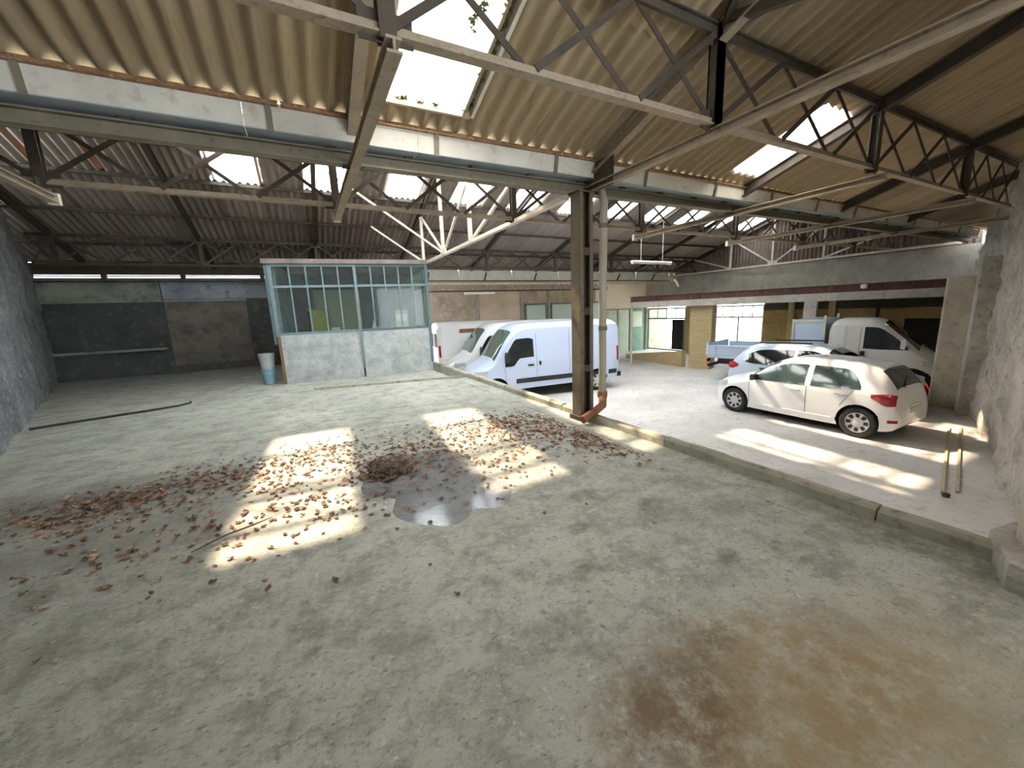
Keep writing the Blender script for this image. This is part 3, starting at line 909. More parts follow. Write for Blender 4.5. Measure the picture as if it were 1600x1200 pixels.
# ------------------------------------------------------------------ lattice girders
def girder(name, label, y, z0, z1, x0, x1, mt, panels=3, cw=0.085, grp='lattice girders under the roofs'):
    g = empty(name, (0, y, z0))
    tag(g, label, 'girder', grp)
    H = z1 - z0
    MB().bar((x0, 0, 0), (x1, 0, 0), cw, 0.065, shape='T', t=0.014).build('bottom_chord', mt[0], g)
    MB().bar((x0, 0, H), (x1, 0, H), cw, 0.08, up=(0, 0, -1), shape='T', t=0.016).build('top_chord', mt[1], g)
    posts = [x for x in FX if x0 - 0.01 <= x <= x1 + 0.01]
    for x in posts:
        MB().bar((x, 0, -0.06), (x, 0, H + 0.04), 0.10, 0.10, up=(0, 1, 0), shape='I', t=0.014).build('post', mt[1], g)
        MB().box(x - 0.16, x + 0.16, 0.008, 0.018, -0.06, 0.11).build('gusset', mt[1], g)
        MB().box(x - 0.13, x + 0.13, 0.008, 0.018, H - 0.12, H + 0.05).build('gusset', mt[1], g)
    ends = sorted(set([x0] + posts + [x1]))
    for a, c in zip(ends[:-1], ends[1:]):
        n = max(1, int(round((c - a) / 1.03)))
        for i in range(n):
            p, q = a + (c - a) * i / n, a + (c - a) * (i + 1) / n
            MB().bar((p + .03, -0.02, .02), (q - .03, -0.02, H - .02), 0.010, 0.055, shape='box').build('diagonal', mt[1], g)
            MB().bar((p + .03, 0.02, H - .02), (q - .03, 0.02, .02), 0.010, 0.050, shape='box').build('diagonal', mt[1], g)
    return g

girder('lattice_girder', 'dark lattice girder crossing in front of the white roof opening', 2.66, 3.25, 4.0, -2.0, 12.7, ('steel_tan', 'steel'))
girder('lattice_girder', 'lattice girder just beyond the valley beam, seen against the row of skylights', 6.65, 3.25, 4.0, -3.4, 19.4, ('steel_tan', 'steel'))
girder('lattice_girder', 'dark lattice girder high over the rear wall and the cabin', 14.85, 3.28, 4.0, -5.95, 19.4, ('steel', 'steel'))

# struts that cross under the valley beam
for x, lb in ((-2.42, 'tan steel strut under the valley beam beside the dark left wall'),
              (0.64, 'pale steel strut crossing below the white roof opening'),
              (6.8, 'steel strut below the streaky corrugated skylight'),
              (10.1, 'dark steel strut between the second skylight post and the rubble wall'),
              (13.3, 'steel strut closest to the top of the rubble wall')):
    y0 = 3.75 if x < 0 else 2.5 if x < 9 else max(2.5, rwall_y(x) + 0.05)
    s_ = empty('tie_strut', (x, YV, 3.07))
    tag(s_, lb, 'strut', 'struts under the valley')
    MB().bar((0.0, y0 - YV, 0.03), (0, 6.85 - YV, 0.03), 0.09, 0.085, shape='I', t=0.016).build('bar', 'steel_tan', s_)
    MB().box(-0.05, 0.05, 6.80 - YV, 6.87 - YV, -0.03, 0.10).build('end_plate', 'steel_pale', s_)
    MB().box(-0.006, 0.006, 6.5 - YV, 6.8 - YV, 0.03, 0.20).build('hanger_plate', 'steel', s_)

tb = empty('tie_beam', (3.62, YV, 3.16))
tag(tb, 'long tan tie beam running overhead from the column top towards the viewer', 'beam')
MB().bar((0, 0.05, 0), (0, -6.5, 0), 0.085, 0.085, shape='I', t=0.014).build('bar', 'steel_tan', tb)
MB().box(-0.012, 0.012, -0.55, 0.1, -0.05, 0.30).build('gusset', 'steel', tb)
MB().bar((0, -1.91, 0.05), (0, -1.91, 0.9), 0.10, 0.10).build('post', 'steel', tb)
MB().bar((0, -1.95, 0.9), (0, -4.6, 0.1), 0.07, 0.07).build('diagonal', 'steel', tb)
MB().bar((0.05, -1.91, 0.85), (1.9, -4.2, 1.65), 0.06, 0.06).build('brace', 'steel', tb)
MB().bar((0.05, -1.91, 0.85), (-1.6, -4.2, 1.65), 0.06, 0.06).build('brace', 'steel', tb)


def truss(x, label, mt, y0=5.0, y1=16.6):
    t = empty('roof_truss', (x, Y2, 3.2))
    tag(t, label, 'truss')
    top = lambda y: zr(y) - 0.2 - 3.2
    MB().bar((0, y0 - Y2, 0), (0, y1 - Y2, 0), 0.10, 0.08, shape='T', t=0.016).build('tie', mt, t)
    for y in (8.75, Y2, 12.75):
        MB().bar((0, y - Y2, 0), (0, y - Y2, top(y)), 0.08, 0.08, up=(0, 1, 0)).build('post', mt, t)
    for a, c in ((Y2, 8.75), (Y2, 12.75), (8.75, 6.65), (12.75, 14.85)):
        MB().bar((0.02, a - Y2, 0.03), (0.02, c - Y2, top(c)), 0.05, 0.06).build('diagonal', mt, t)
    MB().box(-0.02, 0.02, -0.2, 0.2, -0.05, 0.16).build('gusset', mt, t)
    return t
t1 = truss(3.62, 'pale roof truss of slender bars beside the glazed cabin', 'steel_pale')
MB().bar((-0.03, 0, 0.05), (-2.9, 0.0, 1.9), 0.05, 0.05).build('ridge_brace', 'steel_pale', t1)
MB().bar((-0.03, 2.0, 0.05), (-1.5, 2.1, 1.05), 0.05, 0.05).build('ridge_brace', 'steel_pale', t1)
truss(19.15, 'pale roof truss standing on the far concrete gable wall', 'steel_pale', 4.9, 16.6)

# ------------------------------------------------------------------ column and downpipe
colm = empty('steel_column', (3.50, 4.50, 0))
tag(colm, 'brown riveted steel column on the kerb edge carrying the valley', 'column')
for s_ in (-1, 1):
    MB().prism([(s_ * .105 - .009, -0.10), (s_ * .105 + .009, -0.10), (s_ * .105 + .009, 0.10), (s_ * .105 - .009, 0.10)], -0.02, 3.12, 'z').build('flange', 'column_brown', colm)
    MB().prism([(s_ * .105, -0.105), (s_ * .055, -0.105), (s_ * .055, -0.088), (s_ * .105, -0.088)], -0.02, 3.12, 'z').build('lip', 'column_brown', colm)
MB().box(-0.10, 0.10, 0.0, 0.014, -0.02, 3.12).build('web', 'steel', colm)
MB().box(-0.14, 0.14, -0.14, 0.14, -0.02, 0.05).build('base_plate', 'steel', colm)
MB().box(-0.14, 0.14, -0.12, 0.12, 3.10, 3.115).build('cap_plate', 'steel', colm)
for zz in (0.7, 1.5, 2.3):
    MB().box(-0.10, 0.10, -0.10, -0.09, zz, zz + 0.10).build('batten', 'steel', colm)

dp = empty('downpipe', (3.80, 4.42, 0))
tag(dp, 'grey rainwater downpipe with rusty foot beside the column', 'pipe')
MB().tube([(0.0, 0, 0.30), (0.0, 0, 1.6), (0.02, 0.0, 3.0), (0.03, 0.08, 3.2)], 0.054, 14).build('pipe', 'steel_pale', dp, 40)
dp.children[0].data.materials[0] = MATS['pipe_grey']
for zz in (1.3, 2.7):
    MB().lathe([(0.062, -0.03), (0.064, 0), (0.062, 0.03)], 14, 'z', (0.005, 0, zz)).build('collar', 'steel_olive', dp, 40)
MB().tube([(0.0, 0, 0.36), (-0.02, -0.03, 0.28), (-0.12, -0.15, 0.21), (-0.36, -0.18, 0.11), (-0.52, -0.19, 0.06)], 0.058, 12).build('shoe', 'rust_pipe', dp, 40)
MB().lathe([(0.07, -0.05), (0.076, 0), (0.07, 0.05)], 12, 'z', (0, 0, 0.33)).build('socket', 'rust', dp, 40)

# ------------------------------------------------------------------ glazed cabin
CAB = (-0.62, 11.40)
CANG = math.atan2(-0.40, 3.82)
cab = empty('glazed_cabin', (CAB[0], CAB[1], 0), CANG)
tag(cab, 'workshop cabin with blue-green glazed front over a grey masonry base', 'cabin')
CL, CD, CH, CS = 3.84, 3.0, 3.02, 1.24
# masonry base, two bays split by the centre post
MB().box(0.06, 1.93, 0.0, 0.16, -0.05, CS - 0.02).build('base_wall', 'cabin_wall', cab)
MB().box(1.97, CL - 0.04, 0.0, 0.16, -0.05, CS - 0.02).build('base_wall', 'cabin_wall', cab)
MB().box(CL - 0.16, CL - 0.005, 0.17, CD, -0.05, CS - 0.02).build('base_wall', 'cabin_wall', cab)
MB().box(0.0, 0.12, 0.17, CD, -0.05, CH - 0.021).build('end_wall', 'plaster_blue', cab)
MB().box(0.05, CL - 0.05, CD, CD + 0.09, -0.05, CH - 0.021).build('rear_wall', 'plaster_brown', cab)
MB().box(0.0, 0.065, -0.02, 0.17, -0.05, CS - 0.05).build('corner_board', 'wood_brown', cab)
# main posts and rails
def frame_bar(x0, x1, y0, y1, z0, z1, mt='cabin_frame', nm='frame_post'):
    return MB().box(x0, x1, y0, y1, z0, z1).build(nm, mt, cab)
frame_bar(-0.02, 0.07, 0.0, 0.09, CS - 0.05, CH - 0.06)
frame_bar(-0.09, -0.025, 0.02, 0.10, 1.0, CH - 0.06, 'cabin_frame_dark')
frame_bar(1.915, 1.985, -0.02, 0.07, 0.28, CH - 0.06)
frame_bar(CL - 0.08, CL, -0.01, 0.08, 0.25, CH - 0.06, 'cabin_frame_dark')
for a, c, md in ((0.07, 1.915, 'cabin_frame'), (1.985, CL - 0.08, 'cabin_frame_dark')):
    frame_bar(a, c, -0.005, 0.17, CS - 0.02, CS + 0.045, md, 'sill_rail')
    frame_bar(a, c, 0.0, 0.06, 2.38, 2.44, 'cabin_frame', 'transom_rail')
    frame_bar(a, c, 0.0, 0.06, CH - 0.13, CH - 0.06, md, 'head_rail')
    n = 5
    w = (c - a) / n
    for i in range(1, n):
        x = a + w * i
        frame_bar(x - 0.018, x + 0.018, 0.005, 0.05, CS + 0.045, 2.38, 'cabin_frame', 'mullion')
        frame_bar(x - 0.018, x + 0.018, 0.005, 0.05, 2.44, CH - 0.13, 'cabin_frame', 'mullion')
    for i in range(n):
        x0, x1 = a + w * i + 0.018, a + w * (i + 1) - 0.018
        MB().box(x0, x1, 0.025, 0.030, CS + 0.045, 2.38).build('pane', 'pane_dusty', cab)
        MB().box(x0, x1, 0.025, 0.030, 2.44, CH - 0.13).build('pane', 'pane_dusty', cab)
# side glazing
for z0, z1 in ((CS + .045, 2.38), (2.44, CH - .13)):
    MB().box(CL - 0.045, CL - 0.040, 0.16, CD - .05, z0, z1).build('pane', 'pane_dusty', cab)
for y in (0.75, 1.4, 2.05, 2.7):
    frame_bar(CL - 0.065, CL - 0.02, y - .018, y + .018, CS + .045, CH - .13, 'cabin_frame', 'mullion')
frame_bar(CL - 0.16, CL, 0.17, CD, CS - .02, CS + .045, 'cabin_frame_dark', 'sill_rail')
frame_bar(CL - 0.07, CL - .01, 0.08, CD, 2.38, 2.44, 'cabin_frame', 'transom_rail')
frame_bar(CL - 0.07, CL - .01, 0.08, CD, CH - .13, CH - .06, 'cabin_frame_dark', 'head_rail')
MB().box(-0.12, CL + 0.02, -0.06, 0.0, CH - 0.06, CH + 0.05).build('fascia_board', 'roof_board', cab)
MB().box(-0.10, CL + 0.02, 0.002, CD + 0.1, CH - 0.02, CH + 0.03).build('roof_slab', 'roof_board', cab)
MB().box(0.12, CL - .16, 0.17, CD, -0.06, -0.01).build('floor_board', 'concrete_old', cab)
# contents seen through the panes
part_ = MB().box(0.75, 2.05, 2.2, 2.25, 0.0, 2.45).build('partition_wall', 'cream_paint', cab)
o = empty('metal_cabinet', (0, 0, 0)); o.parent = None
def in_cab(x, y, z=0):
    c, s_ = math.cos(CANG), math.sin(CANG)
    return (CAB[0] + c * x - s_ * y, CAB[1] + s_ * x + c * y, z)
o.location = in_cab(0.62, 1.15, 0); o.rotation_euler = (0, 0, CANG)
tag(o, 'yellow metal cabinet behind the cabin windows', 'cabinet')
MB().box(0, 0.52, 0, 0.42, 0, 1.86).build('body', 'yellow_box', o)
MB().box(0.0, 0.055, -0.012, -0.001, 0.05, 1.82).build('door', 'dark_void', o)
MB().box(0.06, 0.50, -0.014, -0.001, 0.05, 1.82).build('door', 'yellow_box', o)
MB().box(0.09, 0.11, -0.03, -0.014, 0.95, 1.1).build('handle', 'chrome', o)
o = empty('paper_stack', in_cab(1.22, 0.45, 1.2), CANG)
tag(o, 'white papers propped on the cabin sill', 'papers')
MB().box(0, 0.22, 0, 0.2, 0, 0.10).build('sheets', 'board_white', o)
MB().box(0.02, 0.20, 0.05, 0.22, 0.101, 0.15).build('sheets', 'board_white', o)
MB().box(1.0, 1.7, 0.28, 0.9, 1.14, 1.18).build('shelf', 'wood_brown', cab)
MB().box(2.2, 3.4, 0.28, 0.9, 1.10, 1.14).build('shelf', 'wood_brown', cab)
MB().prism([(1.05, 0.3), (1.65, 0.3), (1.65, 0.34), (1.05, 0.34)], -0.01, 1.14, 'z').build('shelf_leg', 'wood_brown', cab)
MB().prism([(2.3, 0.3), (3.3, 0.3), (3.3, 0.34), (2.3, 0.34)], -0.01, 1.10, 'z').build('shelf_leg', 'wood_brown', cab)
o = empty('bottle', in_cab(2.33, 0.5, 1.14))
tag(o, 'small pale bottle on the shelf behind the right-hand panes', 'bottle')
MB().lathe([(0.0, 0.0), (0.06, 0), (0.065, 0.18), (0.03, 0.25), (0.028, 0.32), (0, 0.32)], 14).build('body', 'board_white', o, 40)
MB().lathe([(0.032, 0.321), (0.032, 0.36), (0, 0.36)], 12).build('cap', 'bucket_grey', o, 40)
o = empty('cardboard_box', in_cab(2.92, 0.5, 1.14), CANG)
tag(o, 'yellowish carton on the cabin shelf by the corner', 'box')
MB().box(0, 0.36, 0, 0.3, 0, 0.62).build('carton', 'ochre_pale', o)
MB().box(0.03, 0.33, -0.006, -0.001, 0.3, 0.5).build('carton_label', 'board_white', o)

# bucket pair beside the cabin
o = empty('bucket', (-0.95, 11.75, 0))
tag(o, 'blue plastic bucket with a grey tub stacked on it beside the cabin', 'bucket')
MB().lathe([(0, 0.01), (0.13, 0), (0.17, 0.38), (0.155, 0.38), (0.12, 0.03), (0, 0.03)], 20).build('bucket_shell', 'bucket_blue', o, 40)
MB().lathe([(0, 0.385), (0.15, 0.385), (0.19, 0.78), (0.175, 0.78), (0.14, 0.42), (0, 0.42)], 20).build('tub', 'bucket_grey', o, 40)
MB().tube([(-0.17, 0, 0.36), (-0.12, -0.14, 0.30), (0, -0.2, 0.27), (0.12, -0.14, 0.30), (0.17, 0, 0.36)], 0.006, 6).build('bail', 'chrome', o, 40)

# ------------------------------------------------------------------ right-hand annex: beam, posts, street front
def seg_rot(a, c):
    d = Vector((c[0] - a[0], c[1] - a[1])); return math.atan2(d.y, d.x), d.length
PA, PB = (13.9, 14.15), (17.0, 4.5)
ang, LA = seg_rot(PA, PB)
an = empty('lintel_beam', (PA[0], PA[1], 0), ang)
tag(an, 'dark red steel beam on a pale concrete lintel over the far parking bays', 'beam')
MB().bar((0, 0, 1.895), (LA, 0, 1.895), 0.16, 0.25, shape='I', t=0.025).build('steel_beam', 'red_beam', an)
for x in (1.0, 3.1, 6.4):
    MB().box(x - .05, x + .05, -0.085, 0.085, 1.77, 2.022).build('stiffener', 'steel', an)
MB().box(0.15, LA + 0.1, -0.12, 0.12, 1.50, 1.765).build('lintel', 'lintel', an)
MB().box(0.3, LA + 0.6, 0.10, 4.0, 1.55, 1.75).build('slab', 'lintel', an)
MB().tube([(0.05, 0, ZLOW), (0.05, 0, 1.76)], 0.055, 10).build('post', 'steel_pale', an, 40)
MB().box(6.75, 7.12, -0.16, 0.16, ZLOW, 1.50).build('post', 'lintel', an)
o = MB().lathe([(0, -0.09), (0.07, -0.08), (0.1, -0.02), (0.09, 0.04), (0, 0.06)], 16, 'z', (6.9 + 1.4, -0.16, 1.94)).build('bulkhead_lamp', 'board_white', an, 40)

# brick pier and ramp parapet
b = MB(); b.box(-0.45, 0.45, -0.3, 0.3, 0, 2.73)
pr = b.build('brick_pier', 'brick_ochre', loc=(15.4, 11.35, ZLOW))
pr.rotation_euler = (0, 0, ang)
tag(pr, 'yellow brick pier between the street door and the shop window', 'pier')
b = MB(); b.prism([(0, 0), (4.2, 0), (4.2, 0.22), (0, 0.72)], -0.12, 0.12, 'y')
rp = b.build('ramp_parapet', 'brick_ochre', loc=(15.12, 12.05, ZLOW))
rp.rotation_euler = (0, 0, math.atan2(4.0, 0.6))
tag(rp, 'sloping brick parapet of the ramp below the street door', 'parapet')

# street front at the far right (plane X = 19.5)
XF = 19.5
wr = empty('wall_street', (XF, 0, 0))
tag(wr, 'ochre street front wall with door and window openings', kind='structure')
def fwall(y0, y1, z0, z1, mt='ochre', nm='masonry'):
    return MB().box(0, 0.3, y0, y1, z0, z1).build(nm, mt, wr)
fwall(2.2, 11.15, ZLOW, 1.50)
fwall(13.95, 15.55, ZLOW, 1.50, 'brick_ochre')
fwall(18.45, 20.0, ZLOW, 1.5, 'green_pale')
fwall(11.15, 13.95, ZLOW, -0.75)
fwall(2.2, 20.0, 1.50, 3.15, 'concrete_old')
MB().box(-0.08, 0.0, 2.2, 11.1, 1.15, 1.5).build('dark_band', 'steel', wr)
for y in (9.9, 8.35):
    MB().box(-0.14, 0.0, y - 0.12, y + 0.12, ZLOW, 1.5).build('pilaster_strip', 'ochre_pale', wr)
for y in (9.2, 6.9):
    MB().box(-0.05, 0.0, y - 0.05, y + 0.05, ZLOW, 1.3).build('pipe', 'steel', wr)
MB().box(-0.03, 0.0, 4.9, 6.1, ZLOW, 0.75).build('dark_doorway', 'dark_void', wr)

def street_window(name, y0, y1, z0, z1, ztr, cols, label, mt='gutter_white'):
    w = empty(name, (XF + 0.1, 0, 0))
    tag(w, label, kind='structure')
    for a, c in ((y0, y0 + 0.08), (y1 - 0.08, y1)):
        MB().box(0, 0.1, a, c, z0, z1).build('window_frame', mt, w)
    for zz in (z0, ztr, z1 - 0.08):
        MB().box(0, 0.1, y0 + .08, y1 - .08, zz, zz + 0.08).build('window_frame', mt, w)
    for i in range(cols):
        a = y0 + .08 + (y1 - y0 - .16) * i / cols; c = y0 + .08 + (y1 - y0 - .16) * (i + 1) / cols
        MB().box(0.045, 0.052, a + .01, c - .01, ztr + .08, z1 - .08).build('pane', 'pane_clear', w)
        if i: MB().box(0.02, 0.08, a - .02, a + .02, ztr + .08, z1 - .08).build('glazing_bar_or_rib', mt, w)
    return w
w1 = street_window('window_1', 11.18, 13.92, -0.72, 1.42, 0.78, 5, 'bright shop window with a small paned fanlight beside the brick pier')
MB().box(0.045, 0.052, 11.3, 12.4, -0.62, 0.76).build('pane', 'pane_clear', w1)
MB().box(0.045, 0.052, 12.5, 13.8, -0.62, 0.76).build('pane', 'pane_clear', w1)
MB().box(0.0, 0.1, 12.41, 12.49, -0.64, 0.78).build('glazing_bar_or_rib', 'gutter_white', w1)
d1 = street_window('door_1', 15.58, 18.42, ZLOW + 0.05, 1.40, 0.72, 4, 'green framed street doorway with a paned fanlight over it', 'green_door')
MB().box(0.02, 0.07, 15.70, 16.55, ZLOW + .15, 0.70).build('door_leaf', 'dark_void', d1)
MB().box(0.015, 0.075, 15.62, 15.75, ZLOW + .1, 0.70).build('door_stile', 'green_door', d1)
MB().box(0.045, 0.052, 16.6, 18.3, ZLOW + .15, 0.70).build('pane', 'pane_clear', d1)
# green gates on the rear wall beside the street front
for i, (x0, x1, mt) in enumerate(((16.2, 17.0, 'green_pale'), (17.1, 18.0, 'green_pale'), (18.1, 19.2, 'green_door'))):
    dn = MB().box(x0, x1, YB2 - 0.13, YB2 - 0.06, ZLOW, 1.40).build('door_%d' % (i + 2), mt)
    tag(dn, ['pale green door leaf at the left of the rear gates', 'pale green gate leaf beside the thin post', 'dark green gate leaf in the rear wall',
             'wide pale green gate leaf next to the street door'][i], kind='structure')
    MB().box(x0 + .1, x1 - .1, YB2 - 0.145, YB2 - 0.131, 0.3, 1.25).build('door_panel', 'green_door' if mt == 'green_pale' and i > 1 else 'green_pale', dn)
    MB().box(x0 + .1, x1 - .1, YB2 - 0.145, YB2 - 0.131, ZLOW + .15, 0.15).build('door_panel', mt, dn)

# house across the street
hs = empty('town_house', (33, 2, ZLOW), math.radians(-42))
tag(hs, 'pale house front across the street seen through the openings', 'building')
MB().box(0, 0.4, 0, 34, 0, 9).build('facade', 'outside_wall', hs)
for y in np.arange(1, 33, 2.4):
    for zz in (0.9, 3.8):
        f_ = MB().box(-0.05, -0.001, y, y + 1.1, zz, zz + 1.6).build('window', 'outside_window', hs)
        MB().box(-0.08, -0.052, y + .5, y + .6, zz, zz + 1.6).build('glazing_bar_or_rib', 'board_white', f_)

# ------------------------------------------------------------------ lights and loose things
def tube_light(name, loc, rz, L, rods, label):
    o = empty(name, loc, rz)
    tag(o, label, 'ceiling light')
    MB().box(-L / 2, L / 2, -0.06, 0.06, 0.02, 0.07).build('housing', 'board_white', o)
    MB().tube([(-L / 2 + .04, 0, 0.0), (L / 2 - .04, 0, 0.0)], 0.022, 10).build('tube', 'tube_glow', o, 40)
    for x in (-L / 2 + .02, L / 2 - .02):
        MB().box(x - .02, x + .02, -0.03, 0.03, -0.03, 0.02).build('end_cap', 'board_white', o)
    for x in (-L * .28, L * .28):
        MB().tube([(x, 0, 0.07), (x, 0, rods)], 0.008, 6).build('rod', 'steel_pale', o)
    return o
tube_light('tube_light', (9.68, 9.0, 2.86), 0.03, 1.7, zr(9.0) - 2.98, 'white tube light hanging on two rods to the right of the column')
tube_light('tube_light', (7.15, YB - 0.37, 2.41), 0.0, 1.45, 0.09, 'small white tube light under the lattice rail above the parked vans')

cbl = MB().tube([(-4.18, 9.14, 0.014), (-3.9, 9.28, 0.014), (-3.5, 9.42, 0.014), (-3.1, 9.55, 0.014), (-2.7, 9.66, 0.014), (-2.4, 9.80, 0.014), (-2.25, 10.0, 0.014), (-2.28, 10.15, 0.014)], 0.022, 8).build('cable', 'cable', smooth=50)
tag(cbl, 'thick black cable lying on the slab by the left wall', 'cable')
for i, (p, q) in enumerate((((7.8, 1.78), (11.9, 2.78)), ((8.0, 1.68), (12.1, 2.66)))):
    o = MB().bar((p[0], p[1], ZLOW + .016), (q[0], q[1], ZLOW + .016), 0.035, 0.03).build('timber_batten', 'plank')
    tag(o, ['pale timber batten on the lower floor, the one closer to the cars', 'pale timber batten on the lower floor, the one closer to the rubble wall'][i], 'batten', 'battens on the lower floor')
fb = MB().lathe([(0, 0), (0.04, 0), (0.045, 0.05), (0, 0.055)], 10).build('stopper', 'steel', loc=(7.72, 1.72, ZLOW))
tag(fb, 'small dark metal foot at the end of the battens', 'foot')

# puddle
rng = random.Random(11)
b = MB()
ring = []
n = 64
for i in range(n):
    a = 2 * math.pi * i / n
    r = 0.98 + 0.16 * math.sin(3 * a + .6) + 0.09 * math.sin(7 * a) + 0.05 * math.sin(13 * a + 1)
    ring.append((0.92 + r * 0.95 * math.cos(a) * 1.0 + 0.10 * math.sin(a), 3.6 + r * 1.15 * math.sin(a)))
zc = -0.0275
vv = [(x, y, zc) for x, y in ring] + [(x, y, -0.09) for x, y in ring]
b.add(vv, [tuple(range(n)), tuple(range(2 * n - 1, n - 1, -1))] + [(i, (i + 1) % n, (i + 1) % n + n, i + n) for i in range(n)])
pd = b.build('puddle', 'water')
tag(pd, 'shallow rain puddle among the leaves on the slab', 'puddle')

# ------------------------------------------------------------------ fallen leaves
def leaf_mesh(seed, mt):
    r = random.Random(seed)
    n = 8
    vv = [(0, 0, 0.012)]
    for i in range(n):
        a = 2 * math.pi * i / n
        rad = (1.0 if i % 2 == 0 else 0.62) * r.uniform(0.8, 1.15)
        vv.append((rad * math.cos(a) * 0.055, rad * math.sin(a) * 0.038, max(0.003, 0.004 + r.uniform(-0.004, 0.030))))
    b = MB(); b.add(vv, [(0, i + 1, (i + 1) % n + 1) for i in range(n)])
    b.add([(0.05, -0.002, .004), (0.10, -0.002, .010), (0.10, 0.002, .010), (0.05, 0.002, .004)], [(0, 1, 2, 3)])
    return b.mesh('fallen_leaf', mt)
kinds = ['leaf_brown', 'leaf_rust', 'leaf_pale', 'leaf_dark', 'leaf_brown', 'leaf_rust']
LM = [leaf_mesh(i, kinds[i]) for i in range(6)]
clusters = [  # x, y, sx, sy, weight
    (2.75, 4.55, .42, .38, 300), (2.2, 5.0, .45, .30, 160), (3.0, 3.75, .22, .30, 120), (3.05, 3.2, .18, .25, 50),
    (0.62, 4.25, .22, .22, 130), (1.2, 4.6, .40, .30, 120), (0.2, 5.0, .6, .35, 120), (-0.6, 4.75, .5, .35, 150),
    (-1.4, 4.8, .45, .3, 110), (-2.0, 4.65, .35, .25, 120), (0.1, 3.6, .4, .35, 60), (-0.8, 3.7, .5, .3, 50),
    (1.3, 3.6, .45, .45, 50), (-1.3, 3.9, .7, .5, 40), (0.3, 4.0, 1.5, 1.0, 60), (1.9, 3.9, .5, .4, 60)]
rng = random.Random(21)
leaves = []
for x, y, sx, sy, wgt in clusters:
    for _ in range(int(wgt * 1.9)):
        px_, py_ = rng.gauss(x, sx), rng.gauss(y, sy)
        if px_ > 3.10 or py_ < 2.3 or px_ < lwall_x(py_) + .4: continue
        leaves.append((px_, py_))
for p in [(-1.02, 3.05), (0.6, 1.95), (-0.9, 3.2), (-0.35, 2.95), (-1.9, 3.6), (-1.6, 3.1), (1.9, 2.4)]:
    leaves.insert(0, p)
near = sorted(leaves, key=lambda p: p[0] ** 2 + p[1] ** 2)
lone, rest = near[:300], near[300:]
for (x, y) in lone:
    i = rng.choices(range(6), (3, 3, 2, 3, 3, 2))[0]
    o = link('fallen_leaf', LM[i])
    o.location = (x, y, max(zfloor(x, y), -0.0275) + 0.001)
    s_ = rng.uniform(0.3, 0.66)
    o.scale = (s_, s_, s_ * rng.uniform(0.7, 1.4))
    o.rotation_euler = (0, 0, rng.uniform(0, 6.28))
    hue = ['brown', 'rust red', 'pale tan', 'dark', 'brown', 'rust red'][i]
    zone = ('in the damp band towards the left wall' if x < -1.0 else 'drifted towards the foot of the column' if x > 1.9 else
            'around the puddle' if (x - .95) ** 2 + (y - 3.6) ** 2 < 1.4 else 'on the slab left of the puddle')
    tag(o, hue + ' dry leaf ' + zone, 'leaf', 'dry leaves blown over the slab')
b = [MB(), MB(), MB()]
for (x, y) in rest:
    i = rng.randrange(6)
    a = rng.uniform(0, 6.28); s_ = rng.uniform(0.3, 0.66); c_, sn = math.cos(a) * s_, math.sin(a) * s_
    z0 = max(zfloor(x, y), -0.0275) + .001
    me = LM[i]
    k_ = [0, 1, 2, 0, 0, 1][i]
    b[k_].add([(x + c_ * v.co.x - sn * v.co.y, y + sn * v.co.x + c_ * v.co.y, z0 + v.co.z * s_) for v in me.vertices], [tuple(p.vertices) for p in me.polygons])
lt = empty('leaf_litter', (1.5, 4.6, 0))
tag(lt, 'drift of small dry leaves heaped towards the foot of the column', 'leaf litter', kind='stuff')
for k_, mt in enumerate(('leaf_brown', 'leaf_rust', 'leaf_pale')):
    if b[k_].v:
        o = b[k_].build('leaves', mt, lt); o.location = -Vector(lt.location); o['kind'] = 'stuff'
# clump of wet dead leaves in the puddle
b = MB()
for _ in range(140):
    x, y = rng.gauss(0.60, 0.11), rng.gauss(4.12, 0.13)
    me = LM[3]; a = rng.uniform(0, 6.28); s_ = rng.uniform(.5, 1); c_, sn = math.cos(a) * s_, math.sin(a) * s_
    z0 = -0.026 + 0.045 * math.exp(-((x - .6) ** 2 + (y - 4.12) ** 2) / .03) * rng.uniform(.5, 1)
    b.add([(x + c_ * v.co.x - sn * v.co.y, y + sn * v.co.x + c_ * v.co.y, z0 + v.co.z * s_) for v in me.vertices], [tuple(p.vertices) for p in me.polygons])
o = b.build('leaf_clump', 'leaf_dark')
tag(o, 'dark sodden clump of leaves at the edge of the puddle', 'leaf litter', kind='stuff')
# twig
o = MB().tube([(-0.9, 3.30, .012), (-0.72, 3.42, .02), (-0.55, 3.46, .03), (-0.42, 3.55, .02)], [.004, .007, .006, .003], 6).build('twig', 'leaf_dark')
tag(o, 'dark broken twig on the slab among the leaves', 'twig')

# ------------------------------------------------------------------ vehicles
def pchip(pts):
    xs_ = np.array([p[0] for p in pts], float); ys_ = np.array([p[1] for p in pts], float)
    h = np.diff(xs_); d = np.diff(ys_) / h
    m_ = np.zeros(len(xs_))
    m_[0], m_[-1] = d[0], d[-1]
    for i in range(1, len(xs_) - 1):
        if d[i - 1] * d[i] > 0:
            w1_, w2_ = 2 * h[i] + h[i - 1], h[i] + 2 * h[i - 1]
            m_[i] = (w1_ + w2_) / (w1_ / d[i - 1] + w2_ / d[i])

    def f(x):
        x = min(max(x, xs_[0]), xs_[-1])
        i = min(int(np.searchsorted(xs_, x, side='right')) - 1, len(h) - 1)
        t = (x - xs_[i]) / h[i]
        return float((2 * t ** 3 - 3 * t ** 2 + 1) * ys_[i] + (t ** 3 - 2 * t ** 2 + t) * h[i] * m_[i] + (-2 * t ** 3 + 3 * t ** 2) * ys_[i + 1] + (t ** 3 - t ** 2) * h[i] * m_[i + 1])
    return f


